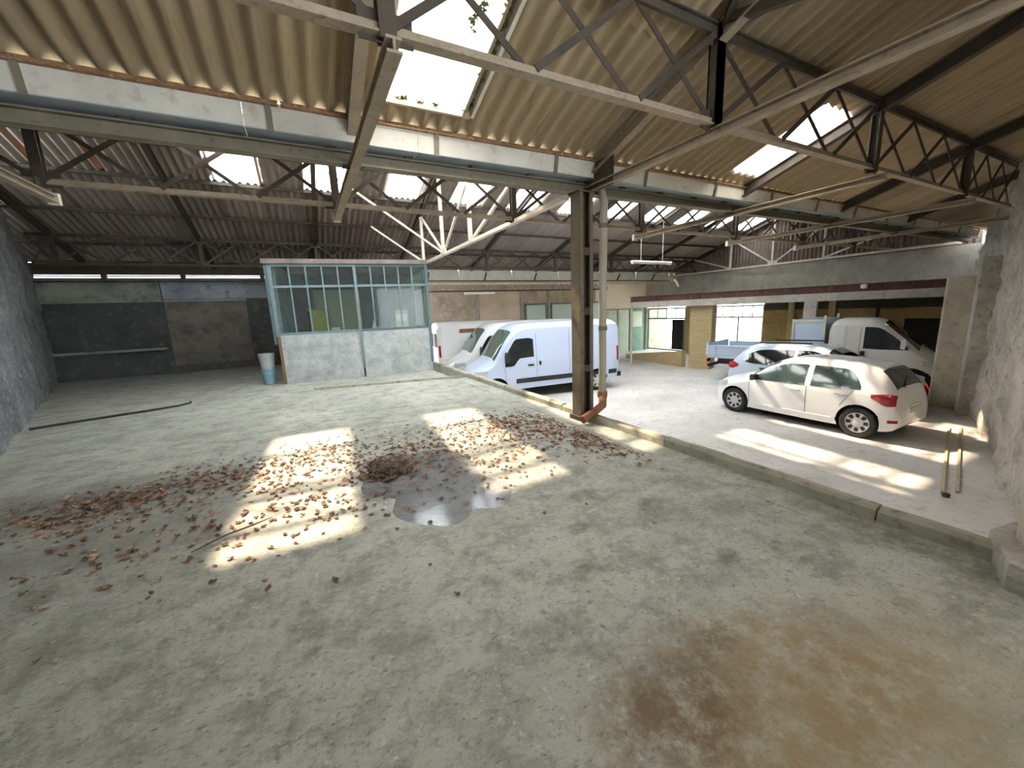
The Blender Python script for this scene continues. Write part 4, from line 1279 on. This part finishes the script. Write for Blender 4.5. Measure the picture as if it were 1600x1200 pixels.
class Car:
    """x runs from the tail (0) to the nose (L), z from the ground up"""
    def __init__(s, L, top, bot, plan, belt, tumble, corner, wheels, wr_, arch, track):
        s.L = L
        s.top, s.bot, s.plan, s.belt = pchip(top), pchip(bot), pchip(plan), pchip(belt)
        s.tumble, s.corner = tumble, corner
        s.wheels, s.wr, s.arch, s.track = wheels, wr_, arch, track

    def half(s, x, z):
        w = s.plan(x); zb = s.belt(x)
        if z <= zb:
            t = (zb - z) / max(zb - s.bot(x), .1)
            return w * (1 - 0.055 * t ** 2.2)
        return w - s.tumble * (z - zb)

    def topz(s, x, y):
        rc = min(s.corner, 0.5 * (s.top(x) - s.bot(x)))
        zc = s.top(x) - rc
        yc = s.half(x, zc)
        return s.top(x) - rc * min(1, abs(y) / yc) ** 4.5

    def body(s, name, paint, parent, nst=70):
        vv, ff = [], []
        K, T = 14, 9
        st = sorted(set(list(np.linspace(0, s.L, nst)) + [0.02, 0.05, 0.09, s.L - .02, s.L - .05, s.L - .09]))
        for x in st:
            zb, zt = s.bot(x), s.top(x)
            rc = min(s.corner, 0.5 * (zt - zb)); zc = zt - rc
            side = [(s.half(x, zb + (zc - zb) * i / K), zb + (zc - zb) * i / K) for i in range(K + 1)]
            yc = side[-1][0]
            topp = []
            for i in range(1, T + 1):
                y = yc * math.cos(math.pi / 2 * i / T) if i < T else 0.0
                topp.append((y, zt - rc * (y / yc) ** 4.5))
            half = side + topp
            ringp = [(x, y, z) for y, z in half] + [(x, -y, z) for y, z in reversed(half[:-1])]
            vv.append(ringp)
        n = len(vv[0])
        flat = [p for r_ in vv for p in r_]
        for i in range(len(vv) - 1):
            for k_ in range(n):
                ff.append((i * n + k_, i * n + (k_ + 1) % n, (i + 1) * n + (k_ + 1) % n, (i + 1) * n + k_))
        ff.append(tuple(range(n))); ff.append(tuple(range((len(vv) - 1) * n, len(vv) * n)))
        b = MB(); b.add(flat, ff)
        me = b.mesh(name, paint)
        o = bpy.data.objects.new(name, me); COL.objects.link(o)
        cb = MB()
        for wx in s.wheels:
            for sg in (-1, 1):
                cb.lathe([(s.arch, -0.22), (s.arch, 0.22)], 36, 'y', (wx, sg * (s.plan(wx) - 0.06), s.wr + 0.01))
        co = cb.build('cutter', paint)
        md = o.modifiers.new('cut', 'BOOLEAN'); md.operation = 'DIFFERENCE'; md.object = co; md.solver = 'EXACT'
        dg = bpy.context.evaluated_depsgraph_get()
        nm = bpy.data.meshes.new_from_object(o.evaluated_get(dg))
        o.modifiers.clear()
        nm.materials.clear(); nm.materials.append(MATS[paint]); nm.materials.append(MATS['black_trim'])
        for p in nm.polygons:
            p.material_index = 0
            c = p.center
            for wx in s.wheels:
                r_ = math.hypot(c.x - wx, c.z - s.wr - .01)
                if r_ < s.arch + .004 and (abs(c.y) < s.plan(wx) - 0.26 or r_ > s.arch * 0.96) and abs(c.y) < s.half(wx, .6) - .015:
                    p.material_index = 1
            if p.normal.z < -0.9 and c.z < s.bot(c.x) + .03: p.material_index = 1
        nm.shade_smooth(); nm.set_sharp_from_angle(angle=math.radians(38))
        o.data = nm
        bpy.data.objects.remove(co)
        o.parent = parent
        return o

    def side_patch(s, parent, name, bottom, topc, x0, x1, sg, mt, eps=0.007, nx=12, nz=6, thick=0.02):
        """panel hugging the flank between two curves z=f(x)"""
        fb_, ft_ = pchip(bottom), pchip(topc)
        vo, vi, ff = [], [], []
        for i in range(nx + 1):
            x = x0 + (x1 - x0) * i / nx
            for j in range(nz + 1):
                z = fb_(x) + (ft_(x) - fb_(x)) * j / nz
                vo.append((x, sg * (s.half(x, z) + eps), z)); vi.append((x, sg * (s.half(x, z) + eps - thick), z))
        m_ = nz + 1; n = len(vo)
        for i in range(nx):
            for j in range(nz):
                a = i * m_ + j
                ff.append((a, a + m_, a + m_ + 1, a + 1)); ff.append((a + n, a + n + 1, a + n + m_ + 1, a + n + m_))
        edge = [i * m_ for i in range(nx + 1)] + [nx * m_ + j for j in range(1, nz + 1)] + [i * m_ + nz for i in range(nx - 1, -1, -1)] + [j for j in range(nz - 1, 0, -1)]
        for a, c in zip(edge, edge[1:] + edge[:1]): ff.append((a, c, c + n, a + n))
        b = MB(); b.add(vo + vi, ff)
        return b.build(name, mt, parent, smooth=40)

    def top_patch(s, parent, name, x0, x1, w0, w1_, mt, eps=0.008, nx=10, ny=14, thick=0.02):
        vo, vi, ff = [], [], []
        for i in range(nx + 1):
            t = i / nx; x = x0 + (x1 - x0) * t; w = w0 + (w1_ - w0) * t
            for j in range(ny + 1):
                y = -w + 2 * w * j / ny
                z = s.topz(x, y)
                dzdx = (s.top(x + .01) - s.top(x - .01)) / .02
                nn = Vector((-dzdx, 0, 1)).normalized()
                vo.append((x + nn.x * eps, y, z + nn.z * eps)); vi.append((x - nn.x * thick, y, z - nn.z * thick))
        m_ = ny + 1; n = len(vo)
        for i in range(nx):
            for j in range(ny):
                a = i * m_ + j
                ff.append((a, a + m_, a + m_ + 1, a + 1)); ff.append((a + n, a + n + 1, a + n + m_ + 1, a + n + m_))
        edge = [i * m_ for i in range(nx + 1)] + [nx * m_ + j for j in range(1, ny + 1)] + [i * m_ + ny for i in range(nx - 1, -1, -1)] + [j for j in range(ny - 1, 0, -1)]
        for a, c in zip(edge, edge[1:] + edge[:1]): ff.append((a, c, c + n, a + n))
        b = MB(); b.add(vo + vi, ff)
        return b.build(name, mt, parent, smooth=40)

    def add_wheels(s, parent, width=0.2, cap='hubcap_silver', holes=8):
        for wx in s.wheels:
            for sg in (-1, 1):
                R_ = s.wr; yo = s.track
                b = MB()
                b.lathe([(R_ * .66, -width / 2), (R_ * .9, -width / 2), (R_ * .985, -width * .36), (R_, 0), (R_ * .985, width * .36), (R_ * .9, width / 2), (R_ * .66, width / 2), (R_ * .62, width * .3), (R_ * .62, -width * .3), (R_ * .66, -width / 2)], 32, 'y')
                w = b.build('wheel', 'tyre', parent, 40, loc=(wx, sg * yo, R_))
                MB().lathe([(0.0, sg * width * .42), (R_ * .2, sg * width * .42), (R_ * .30, sg * width * .36), (R_ * .60, sg * width * .40), (R_ * .67, sg * width * .44), (R_ * .67, sg * width * .30), (0, sg * width * .25)], 32, 'y').build('hubcap', cap, w, 35)
                hb = MB()
                for k_ in range(holes):
                    a = 2 * math.pi * k_ / holes
                    c_, sn = math.cos(a), math.sin(a)
                    pts = []
                    for (rr, tt) in ((.34, -.055), (.56, -.085), (.60, 0), (.56, .085), (.34, .055)):
                        pts.append((R_ * (rr * c_ - tt * sn * 1.5), sg * (width * .40 + .004), R_ * (rr * sn + tt * c_ * 1.5)))
                    hb.add(pts + [(p[0], p[1] - sg * .02, p[2]) for p in pts],
                           [(0, 1, 2, 3, 4), (9, 8, 7, 6, 5)] + [(i, (i + 1) % 5, (i + 1) % 5 + 5, i + 5) for i in range(5)])
                hb.build('hubcap_slots', 'black_trim', w)
                MB().lathe([(0, sg * (width * .44)), (R_ * .09, sg * width * .45), (R_ * .1, sg * width * .40)], 14, 'y').build('hub', cap, w)

    def seam(s, parent, x, z0, z1, sg, name='door_seam', lean=0.0):
        vv = []
        n = 10
        for i in range(n + 1):
            z = z0 + (z1 - z0) * i / n; xx = x + lean * (z - z0)
            y = sg * (s.half(xx, z) + 0.002)
            vv += [(xx - .005, y, z), (xx + .005, y, z), (xx + .005, y - sg * .01, z), (xx - .005, y - sg * .01, z)]
        ff = [(0, 1, 2, 3), (4 * n, 4 * n + 1, 4 * n + 2, 4 * n + 3)]
        for i in range(n):
            for k_ in range(4): ff.append((4 * i + k_, 4 * i + (k_ + 1) % 4, 4 * i + 4 + (k_ + 1) % 4, 4 * i + 4 + k_))
        return MB().add(vv, ff).build(name, 'black_trim', parent)

    def handle(s, parent, x, z, sg, L=0.2, h=0.035, mt='black_trim'):
        y = s.half(x, z)
        return MB().box(x - L / 2, x + L / 2, min(sg * y, sg * (y + .03)), max(sg * y, sg * (y + .03)), z - h / 2, z + h / 2).build('door_handle', mt, parent)

    def mirror(s, parent, x, z, sg, mt, sz=(0.10, 0.20, 0.15)):
        y = s.half(x, z)
        p = MB()
        a, w_, h_ = sz
        y0 = sg * (y + .02); y1 = sg * (y + .02 + w_)
        p.prism([(x - a / 2, z - h_ * .4), (x + a * .3, z - h_ * .5), (x + a / 2, z), (x + a * .3, z + h_ * .5), (x - a / 2, z + h_ * .45)], min(y0, y1), max(y0, y1), 'y')
        p.bar((x, sg * (y - .03), z - h_ * .3), (x, sg * (y + .05), z - h_ * .3), .04, .04)
        return p.build('mirror', mt, parent, smooth=30)


# --- white hatchback --------------------------------------------------------
hb = Car(4.06,
         top=[(0, .62), (.05, .78), (.14, .98), (.40, 1.27), (.62, 1.44), (.95, 1.505), (1.7, 1.53), (2.2, 1.49), (2.55, 1.36), (3.0, 1.06), (3.2, .99), (3.75, .86), (3.98, .70), (4.06, .55)],
         bot=[(0, .34), (.15, .24), (.6, .20), (2, .19), (3.4, .20), (3.9, .22), (4.06, .32)],
         plan=[(0, .60), (.06, .72), (.2, .81), (.6, .855), (1.6, .865), (3.0, .86), (3.6, .82), (3.9, .68), (4.06, .42)],
         belt=[(0, .85), (.8, .96), (2, .93), (3.0, .88), (4.06, .70)],
         tumble=.36, corner=.20, wheels=(.74, 3.33), wr_=.315, arch=.365, track=.745)
hc = empty('hatchback_car', (10.52, 2.80, ZLOW), math.pi / 2)
tag(hc, 'white five-door hatchback parked nearest the rubble wall', 'car')
hb.body('body', 'paint_white', hc)
hb.add_wheels(hc, .19, 'hubcap_silver', 8)
for sg in (-1, 1):
    hb.side_patch(hc, 'front_window', [(1.72, .955), (2.92, .93)], [(1.72, 1.395), (2.1, 1.385), (2.45, 1.26), (2.92, .955)], 1.74, 2.90, sg, 'car_glass_side')
    hb.side_patch(hc, 'rear_window', [(.72, 1.0), (.9, .985), (1.62, .96)], [(.72, 1.02), (.86, 1.26), (1.05, 1.375), (1.62, 1.395)], .74, 1.62, sg, 'car_glass_side')
    hb.side_patch(hc, 'tail_light', [(.10, .74), (.25, .73), (.58, .87)], [(.10, .95), (.25, .965), (.58, .93)], .10, .56, sg, 'tail_red')
    hb.side_patch(hc, 'reflector', [(.05, .40), (.22, .40)], [(.05, .46), (.22, .46)], .05, .22, sg, 'tail_red')
    hb.side_patch(hc, 'headlight', [(3.55, .68), (3.9, .62)], [(3.55, .82), (3.9, .74)], 3.55, 3.90, sg, 'lamp_clear')
    hb.seam(hc, 2.95, .34, .92, sg); hb.seam(hc, 1.69, .34, .95, sg); hb.seam(hc, 1.06, .62, .97, sg, lean=-.6)
    hb.handle(hc, 1.92, .82, sg, .2, .035, 'hubcap_silver'); hb.handle(hc, 1.0 + .05, .86, sg, .2, .035, 'hubcap_silver')
    hb.mirror(hc, 2.80, 1.0, sg, 'black_trim')
    hb.side_patch(hc, 'sill_trim', [(1.2, .27), (2.9, .27)], [(1.2, .33), (2.9, .33)], 1.2, 2.9, sg, 'paint_white', .012)
hb.top_patch(hc, 'windscreen', 2.40, 2.98, .60, .70, 'car_glass')
hb.top_patch(hc, 'tailgate_window', .20, .54, .56, .52, 'car_glass')
MB().box(-.012, .03, -.26, .26, .56, .67).build('number_plate', 'board_white', hc)
MB().bar((.02, -.3, .70), (.02, .3, .70), .03, .03).build('plate_trim', 'chrome', hc)
MB().bar((.30, 0, 1.19), (.16, .34, 1.06), .02, .02).build('wiper', 'black_trim', hc)

for ch in hc.children:
    if not ch.name.startswith('wheel'):
        for v_ in ch.data.vertices:
            if v_.co.x < .45: v_.co.x = .45 - (.45 - v_.co.x) * .70
# --- silver hatchback behind it --------------------------------------------
sv = Car(4.3,
         top=[(0, .66), (.05, .86), (.12, 1.06), (.34, 1.36), (.55, 1.50), (.95, 1.57), (1.8, 1.60), (2.3, 1.56), (2.65, 1.42), (3.1, 1.12), (3.35, 1.05), (3.95, .93), (4.2, .74), (4.3, .58)],
         bot=[(0, .38), (.15, .27), (.6, .22), (2, .21), (3.6, .22), (4.15, .25), (4.3, .36)],
         plan=[(0, .64), (.06, .76), (.2, .84), (.6, .88), (1.7, .89), (3.2, .88), (3.8, .84), (4.1, .70), (4.3, .44)],
         belt=[(0, .92), (.8, 1.02), (2, .98), (3.2, .92), (4.3, .74)],
         tumble=.36, corner=.20, wheels=(.8, 3.45), wr_=.33, arch=.38, track=.765)
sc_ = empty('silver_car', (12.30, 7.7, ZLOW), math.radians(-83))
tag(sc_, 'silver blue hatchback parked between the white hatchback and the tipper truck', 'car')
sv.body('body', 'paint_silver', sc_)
sv.add_wheels(sc_, .2, 'hubcap_silver', 5)
for sg in (-1, 1):
    sv.side_patch(sc_, 'front_window', [(1.85, 1.0), (3.02, .97)], [(1.85, 1.46), (2.2, 1.45), (2.55, 1.32), (3.02, .99)], 1.87, 3.0, sg, 'car_glass')
    sv.side_patch(sc_, 'rear_window', [(.5, 1.08), (.8, 1.03), (1.78, 1.0)], [(.5, 1.12), (.7, 1.32), (1.0, 1.43), (1.78, 1.46)], .52, 1.78, sg, 'car_glass')
    sv.side_patch(sc_, 'tail_light', [(.06, .86), (.2, .84), (.40, .92)], [(.06, 1.02), (.2, 1.05), (.40, .98)], .06, .40, sg, 'tail_red')
    sv.side_patch(sc_, 'headlight', [(3.75, .74), (4.12, .66)], [(3.75, .88), (4.12, .80)], 3.75, 4.12, sg, 'lamp_clear')
    sv.seam(sc_, 1.82, .36, .98, sg); sv.seam(sc_, 3.1, .36, .95, sg)
    sv.handle(sc_, 2.05, .87, sg); sv.handle(sc_, 1.1, .9, sg)
    sv.mirror(sc_, 2.92, 1.05, sg, 'paint_silver')
    MB().bar((.8, sg * .52, 1.61), (2.1, sg * .52, 1.63), .03, .04).build('roof_rail', 'black_trim', sc_)
sv.top_patch(sc_, 'windscreen', 2.52, 3.08, .62, .72, 'car_glass')
sv.top_patch(sc_, 'tailgate_window', .15, .46, .58, .54, 'car_glass')
MB().box(-.012, .03, -.26, .26, .60, .71).build('number_plate', 'board_white', sc_)
MB().box(-.01, .12, -.62, .62, .34, .55).build('bumper', 'black_trim', sc_)


# --- panel vans -------------------------------------------------------------
def panel_van(name, label, loc, rz, paint, H=2.42):
    v = Car(5.60,
            top=[(0, H - .16), (.04, H - .05), (.15, H), (1.5, H + .02), (3.6, H), (3.95, H - .10), (4.25, H - .36), (4.72, 1.42), (4.86, 1.28), (5.2, 1.12), (5.45, .98), (5.55, .82), (5.60, .66)],
            bot=[(0, .46), (.3, .40), (4.0, .34), (5.2, .30), (5.60, .34)],
            plan=[(0, .93), (.05, .96), (.3, 1.0), (3.4, 1.0), (4.4, .99), (5.0, .95), (5.35, .84), (5.52, .68), (5.60, .52)],
            belt=[(0, 1.2), (3.5, 1.2), (4.3, 1.16), (5.0, 1.05), (5.6, .8)],
            tumble=.085, corner=.17, wheels=(.92, 4.72), wr_=.345, arch=.41, track=.86)
    c = empty(name, loc, rz)
    tag(c, label, 'van', 'white panel vans')
    v.body('body', paint, c, 90)
    v.add_wheels(c, .22, 'hubcap_silver', 6)
    for sg in (-1, 1):
        v.side_patch(c, 'door_window', [(3.38, 1.36), (3.9, 1.33), (4.15, 1.10), (4.44, 1.09)], [(3.38, 1.90), (3.55, 1.96), (4.0, 1.94), (4.20, 1.72), (4.44, 1.34)], 3.40, 4.43, sg, 'car_glass')
        v.side_patch(c, 'side_moulding', [(1.45, .55), (4.1, .53)], [(1.45, .70), (4.1, .68)], 1.45, 4.05, sg, 'black_trim', .02)
        v.side_patch(c, 'side_moulding', [(.2, .55), (.45, .55)], [(.2, .70), (.45, .70)], .12, .46, sg, 'black_trim', .02)
        v.side_patch(c, 'tail_light', [(.03, 1.0), (.12, 1.0)], [(.03, 1.5), (.12, 1.5)], .03, .12, sg, 'tail_red')
        v.side_patch(c, 'headlight', [(5.0, .92), (5.42, .80)], [(5.0, 1.02), (5.42, .98)], 5.02, 5.42, sg, 'lamp_clear')
        v.seam(c, 3.30, .55, 2.1, sg); v.seam(c, 4.40, .6, 1.08, sg, lean=.1); v.seam(c, 2.05, .55, 2.2, sg)
        v.handle(c, 3.52, 1.10, sg, .2, .05); v.handle(c, 3.18, 1.14, sg, .06, .12)
        v.mirror(c, 4.38, 1.40, sg, 'black_trim', (.12, .22, .32))
        v.side_patch(c, 'bumper_corner', [(5.05, .36), (5.5, .36)], [(5.05, .46), (5.5, .62)], 5.12, 5.5, sg, 'black_trim', .012)
    v.top_patch(c, 'windscreen', 4.10, 4.76, .72, .82, 'car_glass_green')
    MB().box(5.50, 5.62, -.46, .46, .68, .80).build('grille', 'black_trim', c)
    MB().box(5.48, 5.63, -.55, .55, .34, .56).build('bumper', 'black_trim', c)
    MB().box(-.10, .05, -.93, .93, .42, .58).build('rear_bumper', 'black_trim', c)
    MB().box(-.012, .0, -.006, .006, .60, 2.25).build('door_seam', 'black_trim', c)
    for sg in (-1, 1):
        f_ = MB().box(-.016, -.002, min(sg * .18, sg * .78), max(sg * .18, sg * .78), 1.42, 1.98).build('rear_window', 'car_glass', c)
    c.scale = (0.955, 1, 1)
    return c

van_dir = math.atan2(.14, -.99)
nv = Vector((.14, .99))
dv = Vector((-.99, .14))
rear = Vector((9.62, 10.28))
c1_ = rear + nv * 1.0
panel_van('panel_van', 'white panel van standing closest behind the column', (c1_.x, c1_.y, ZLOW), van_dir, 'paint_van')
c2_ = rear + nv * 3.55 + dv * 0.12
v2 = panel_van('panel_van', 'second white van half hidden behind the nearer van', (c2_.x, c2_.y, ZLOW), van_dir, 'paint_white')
# --- third van pointing the other way, its tail beside the cabin ------------
v3 = panel_van('panel_van', 'white van parked tail first beside the cabin, red lamp showing', (5.0, 16.95, ZLOW), van_dir + math.pi, 'paint_white', 2.45)
MB().box(1.0, 2.3, -1.012, -1.002, 2.02, 2.16).build('faded_stripe', 'rust_pipe', v3)
MB().box(1.2, 2.1, -1.012, -1.002, 1.55, 1.62).build('faded_stripe', 'hubcap_silver', v3)

# --- tipper truck -----------------------------------------------------------
tk = Car(2.45,
         top=[(0, 2.06), (.05, 2.14), (.2, 2.20), (.8, 2.21), (1.15, 2.12), (1.5, 1.84), (1.95, 1.40), (2.15, 1.24), (2.36, 1.05), (2.42, .92), (2.45, .75)],
         bot=[(0, .55), (1.0, .42), (2.2, .34), (2.45, .42)],
         plan=[(0, .94), (.05, .97), (.3, 1.0), (1.3, 1.0), (1.9, .96), (2.25, .82), (2.45, .52)],
         belt=[(0, 1.2), (1.2, 1.2), (1.9, 1.08), (2.45, .8)],
         tumble=.085, corner=.18, wheels=(1.78,), wr_=.36, arch=.52, track=.84)
tr = empty('tipper_truck', (14.75, 6.2, ZLOW), math.radians(-76))
tag(tr, 'white cab tipper truck with grey dropside bed under the red beam', 'truck')
tk.body('cab', 'paint_truck', tr, 60)
tk.add_wheels(tr, .22, 'hubcap_silver', 6)
for sg in (-1, 1):
    tk.side_patch(tr, 'door_window', [(.78, 1.38), (1.25, 1.36), (1.72, 1.36)], [(.78, 1.98), (1.05, 1.97), (1.35, 1.78), (1.72, 1.42)], .80, 1.72, sg, 'car_glass')
    tk.seam(tr, .42, .7, 2.02, sg, 'door_groove', -.02)
    tk.seam(tr, .72, .7, 2.0, sg)
    tk.side_patch(tr, 'panel_groove', [(.36, .9), (.42, .9)], [(.36, 2.0), (.42, 2.0)], .36, .42, sg, 'hubcap_silver', .006)
    tk.handle(tr, .80, 1.24, sg, .10, .13)
    tk.mirror(tr, 1.62, 1.52, sg, 'board_white', (.10, .2, .26))
    tk.side_patch(tr, 'headlight', [(2.0, .95), (2.3, .88)], [(2.0, 1.12), (2.3, 1.0)], 2.02, 2.3, sg, 'lamp_clear')
tk.top_patch(tr, 'windscreen', 1.18, 1.92, .74, .80, 'car_glass')
MB().box(2.30, 2.47, -.5, .5, .42, .72).build('bumper', 'black_trim', tr)
for sg in (-1, 1):
    tk.side_patch(tr, 'bumper_corner', [(2.27, .40), (2.44, .44)], [(2.27, .86), (2.44, .80)], 2.28, 2.44, sg, 'black_trim', .014)  # black patch paints the shadow over the lower bumper
bedm = 'paint_bed'
MB().box(-3.45, -.12, -.98, .98, .86, .95).build('bed_floor', bedm, tr)
for sg in (-1, 1):
    y0, y1 = sorted((sg * .96, sg * 1.0))
    dr = MB().box(-3.42, -.16, y0, y1, .955, 1.32).build('dropside', bedm, tr)
    for x in (-3.2, -2.2, -1.2, -.3):
        a, c = sorted((sg * 1.001, sg * 1.03))
        MB().box(x - .04, x + .04, a, c, .97, 1.31).build('rib', bedm, dr)
    a, c = sorted((sg * 1.001, sg * 1.02))
    MB().box(-3.40, -.18, a, c, 1.27, 1.32).build('rail', bedm, dr)
MB().box(-3.50, -3.44, -.98, .98, .955, 1.40).build('tailgate', 'paint_board', tr)
lk = MB().box(-.92, -.10, -.955, .955, .955, 2.20).build('tool_locker', 'paint_board', tr)
for sg in (-1, 1):
    for x in (-.90, -.12):
        MB().box(x - .03, x + .03, sg * .975 - .018, sg * .975 + .018, 1.325, 2.32 if x > -.5 else 2.22).build('corner_post', 'gutter_white', lk)
    MB().box(-.87, -.15, sg * .97 - .012, sg * .97 + .012, 2.12, 2.18).build('rail', 'gutter_white', lk)
MB().box(-3.3, .3, -.42, -.30, .58, .85).build('chassis_rail', 'black_trim', tr)
MB().box(-3.3, .3, .30, .42, .58, .85).build('chassis_rail', 'black_trim', tr)
for sg in (-1, 1):
    w_ = MB().lathe([(.2, -.17), (.31, -.17), (.34, -.12), (.345, 0), (.34, .12), (.31, .17), (.2, .17), (.0, .1), (0, -.1), (.2, -.17)], 28, 'y', (0, 0, 0)).build('wheel', 'tyre', tr, 40, loc=(-2.2, sg * .74, .345))
    MB().lathe([(0, sg * .10), (.17, sg * .12), (.2, sg * .172), (.2, sg * .10)], 24, 'y').build('hubcap', 'hubcap_silver', w_, 35)
    MB().box(-3.50, -3.46, sg * .8 - .12, sg * .8 + .12, .70, .82).build('tail_light', 'tail_red', tr)
MB().box(-3.48, -3.40, -.9, .9, .52, .62).build('rear_bar', 'black_trim', tr)
bpy.context.view_layer.update()
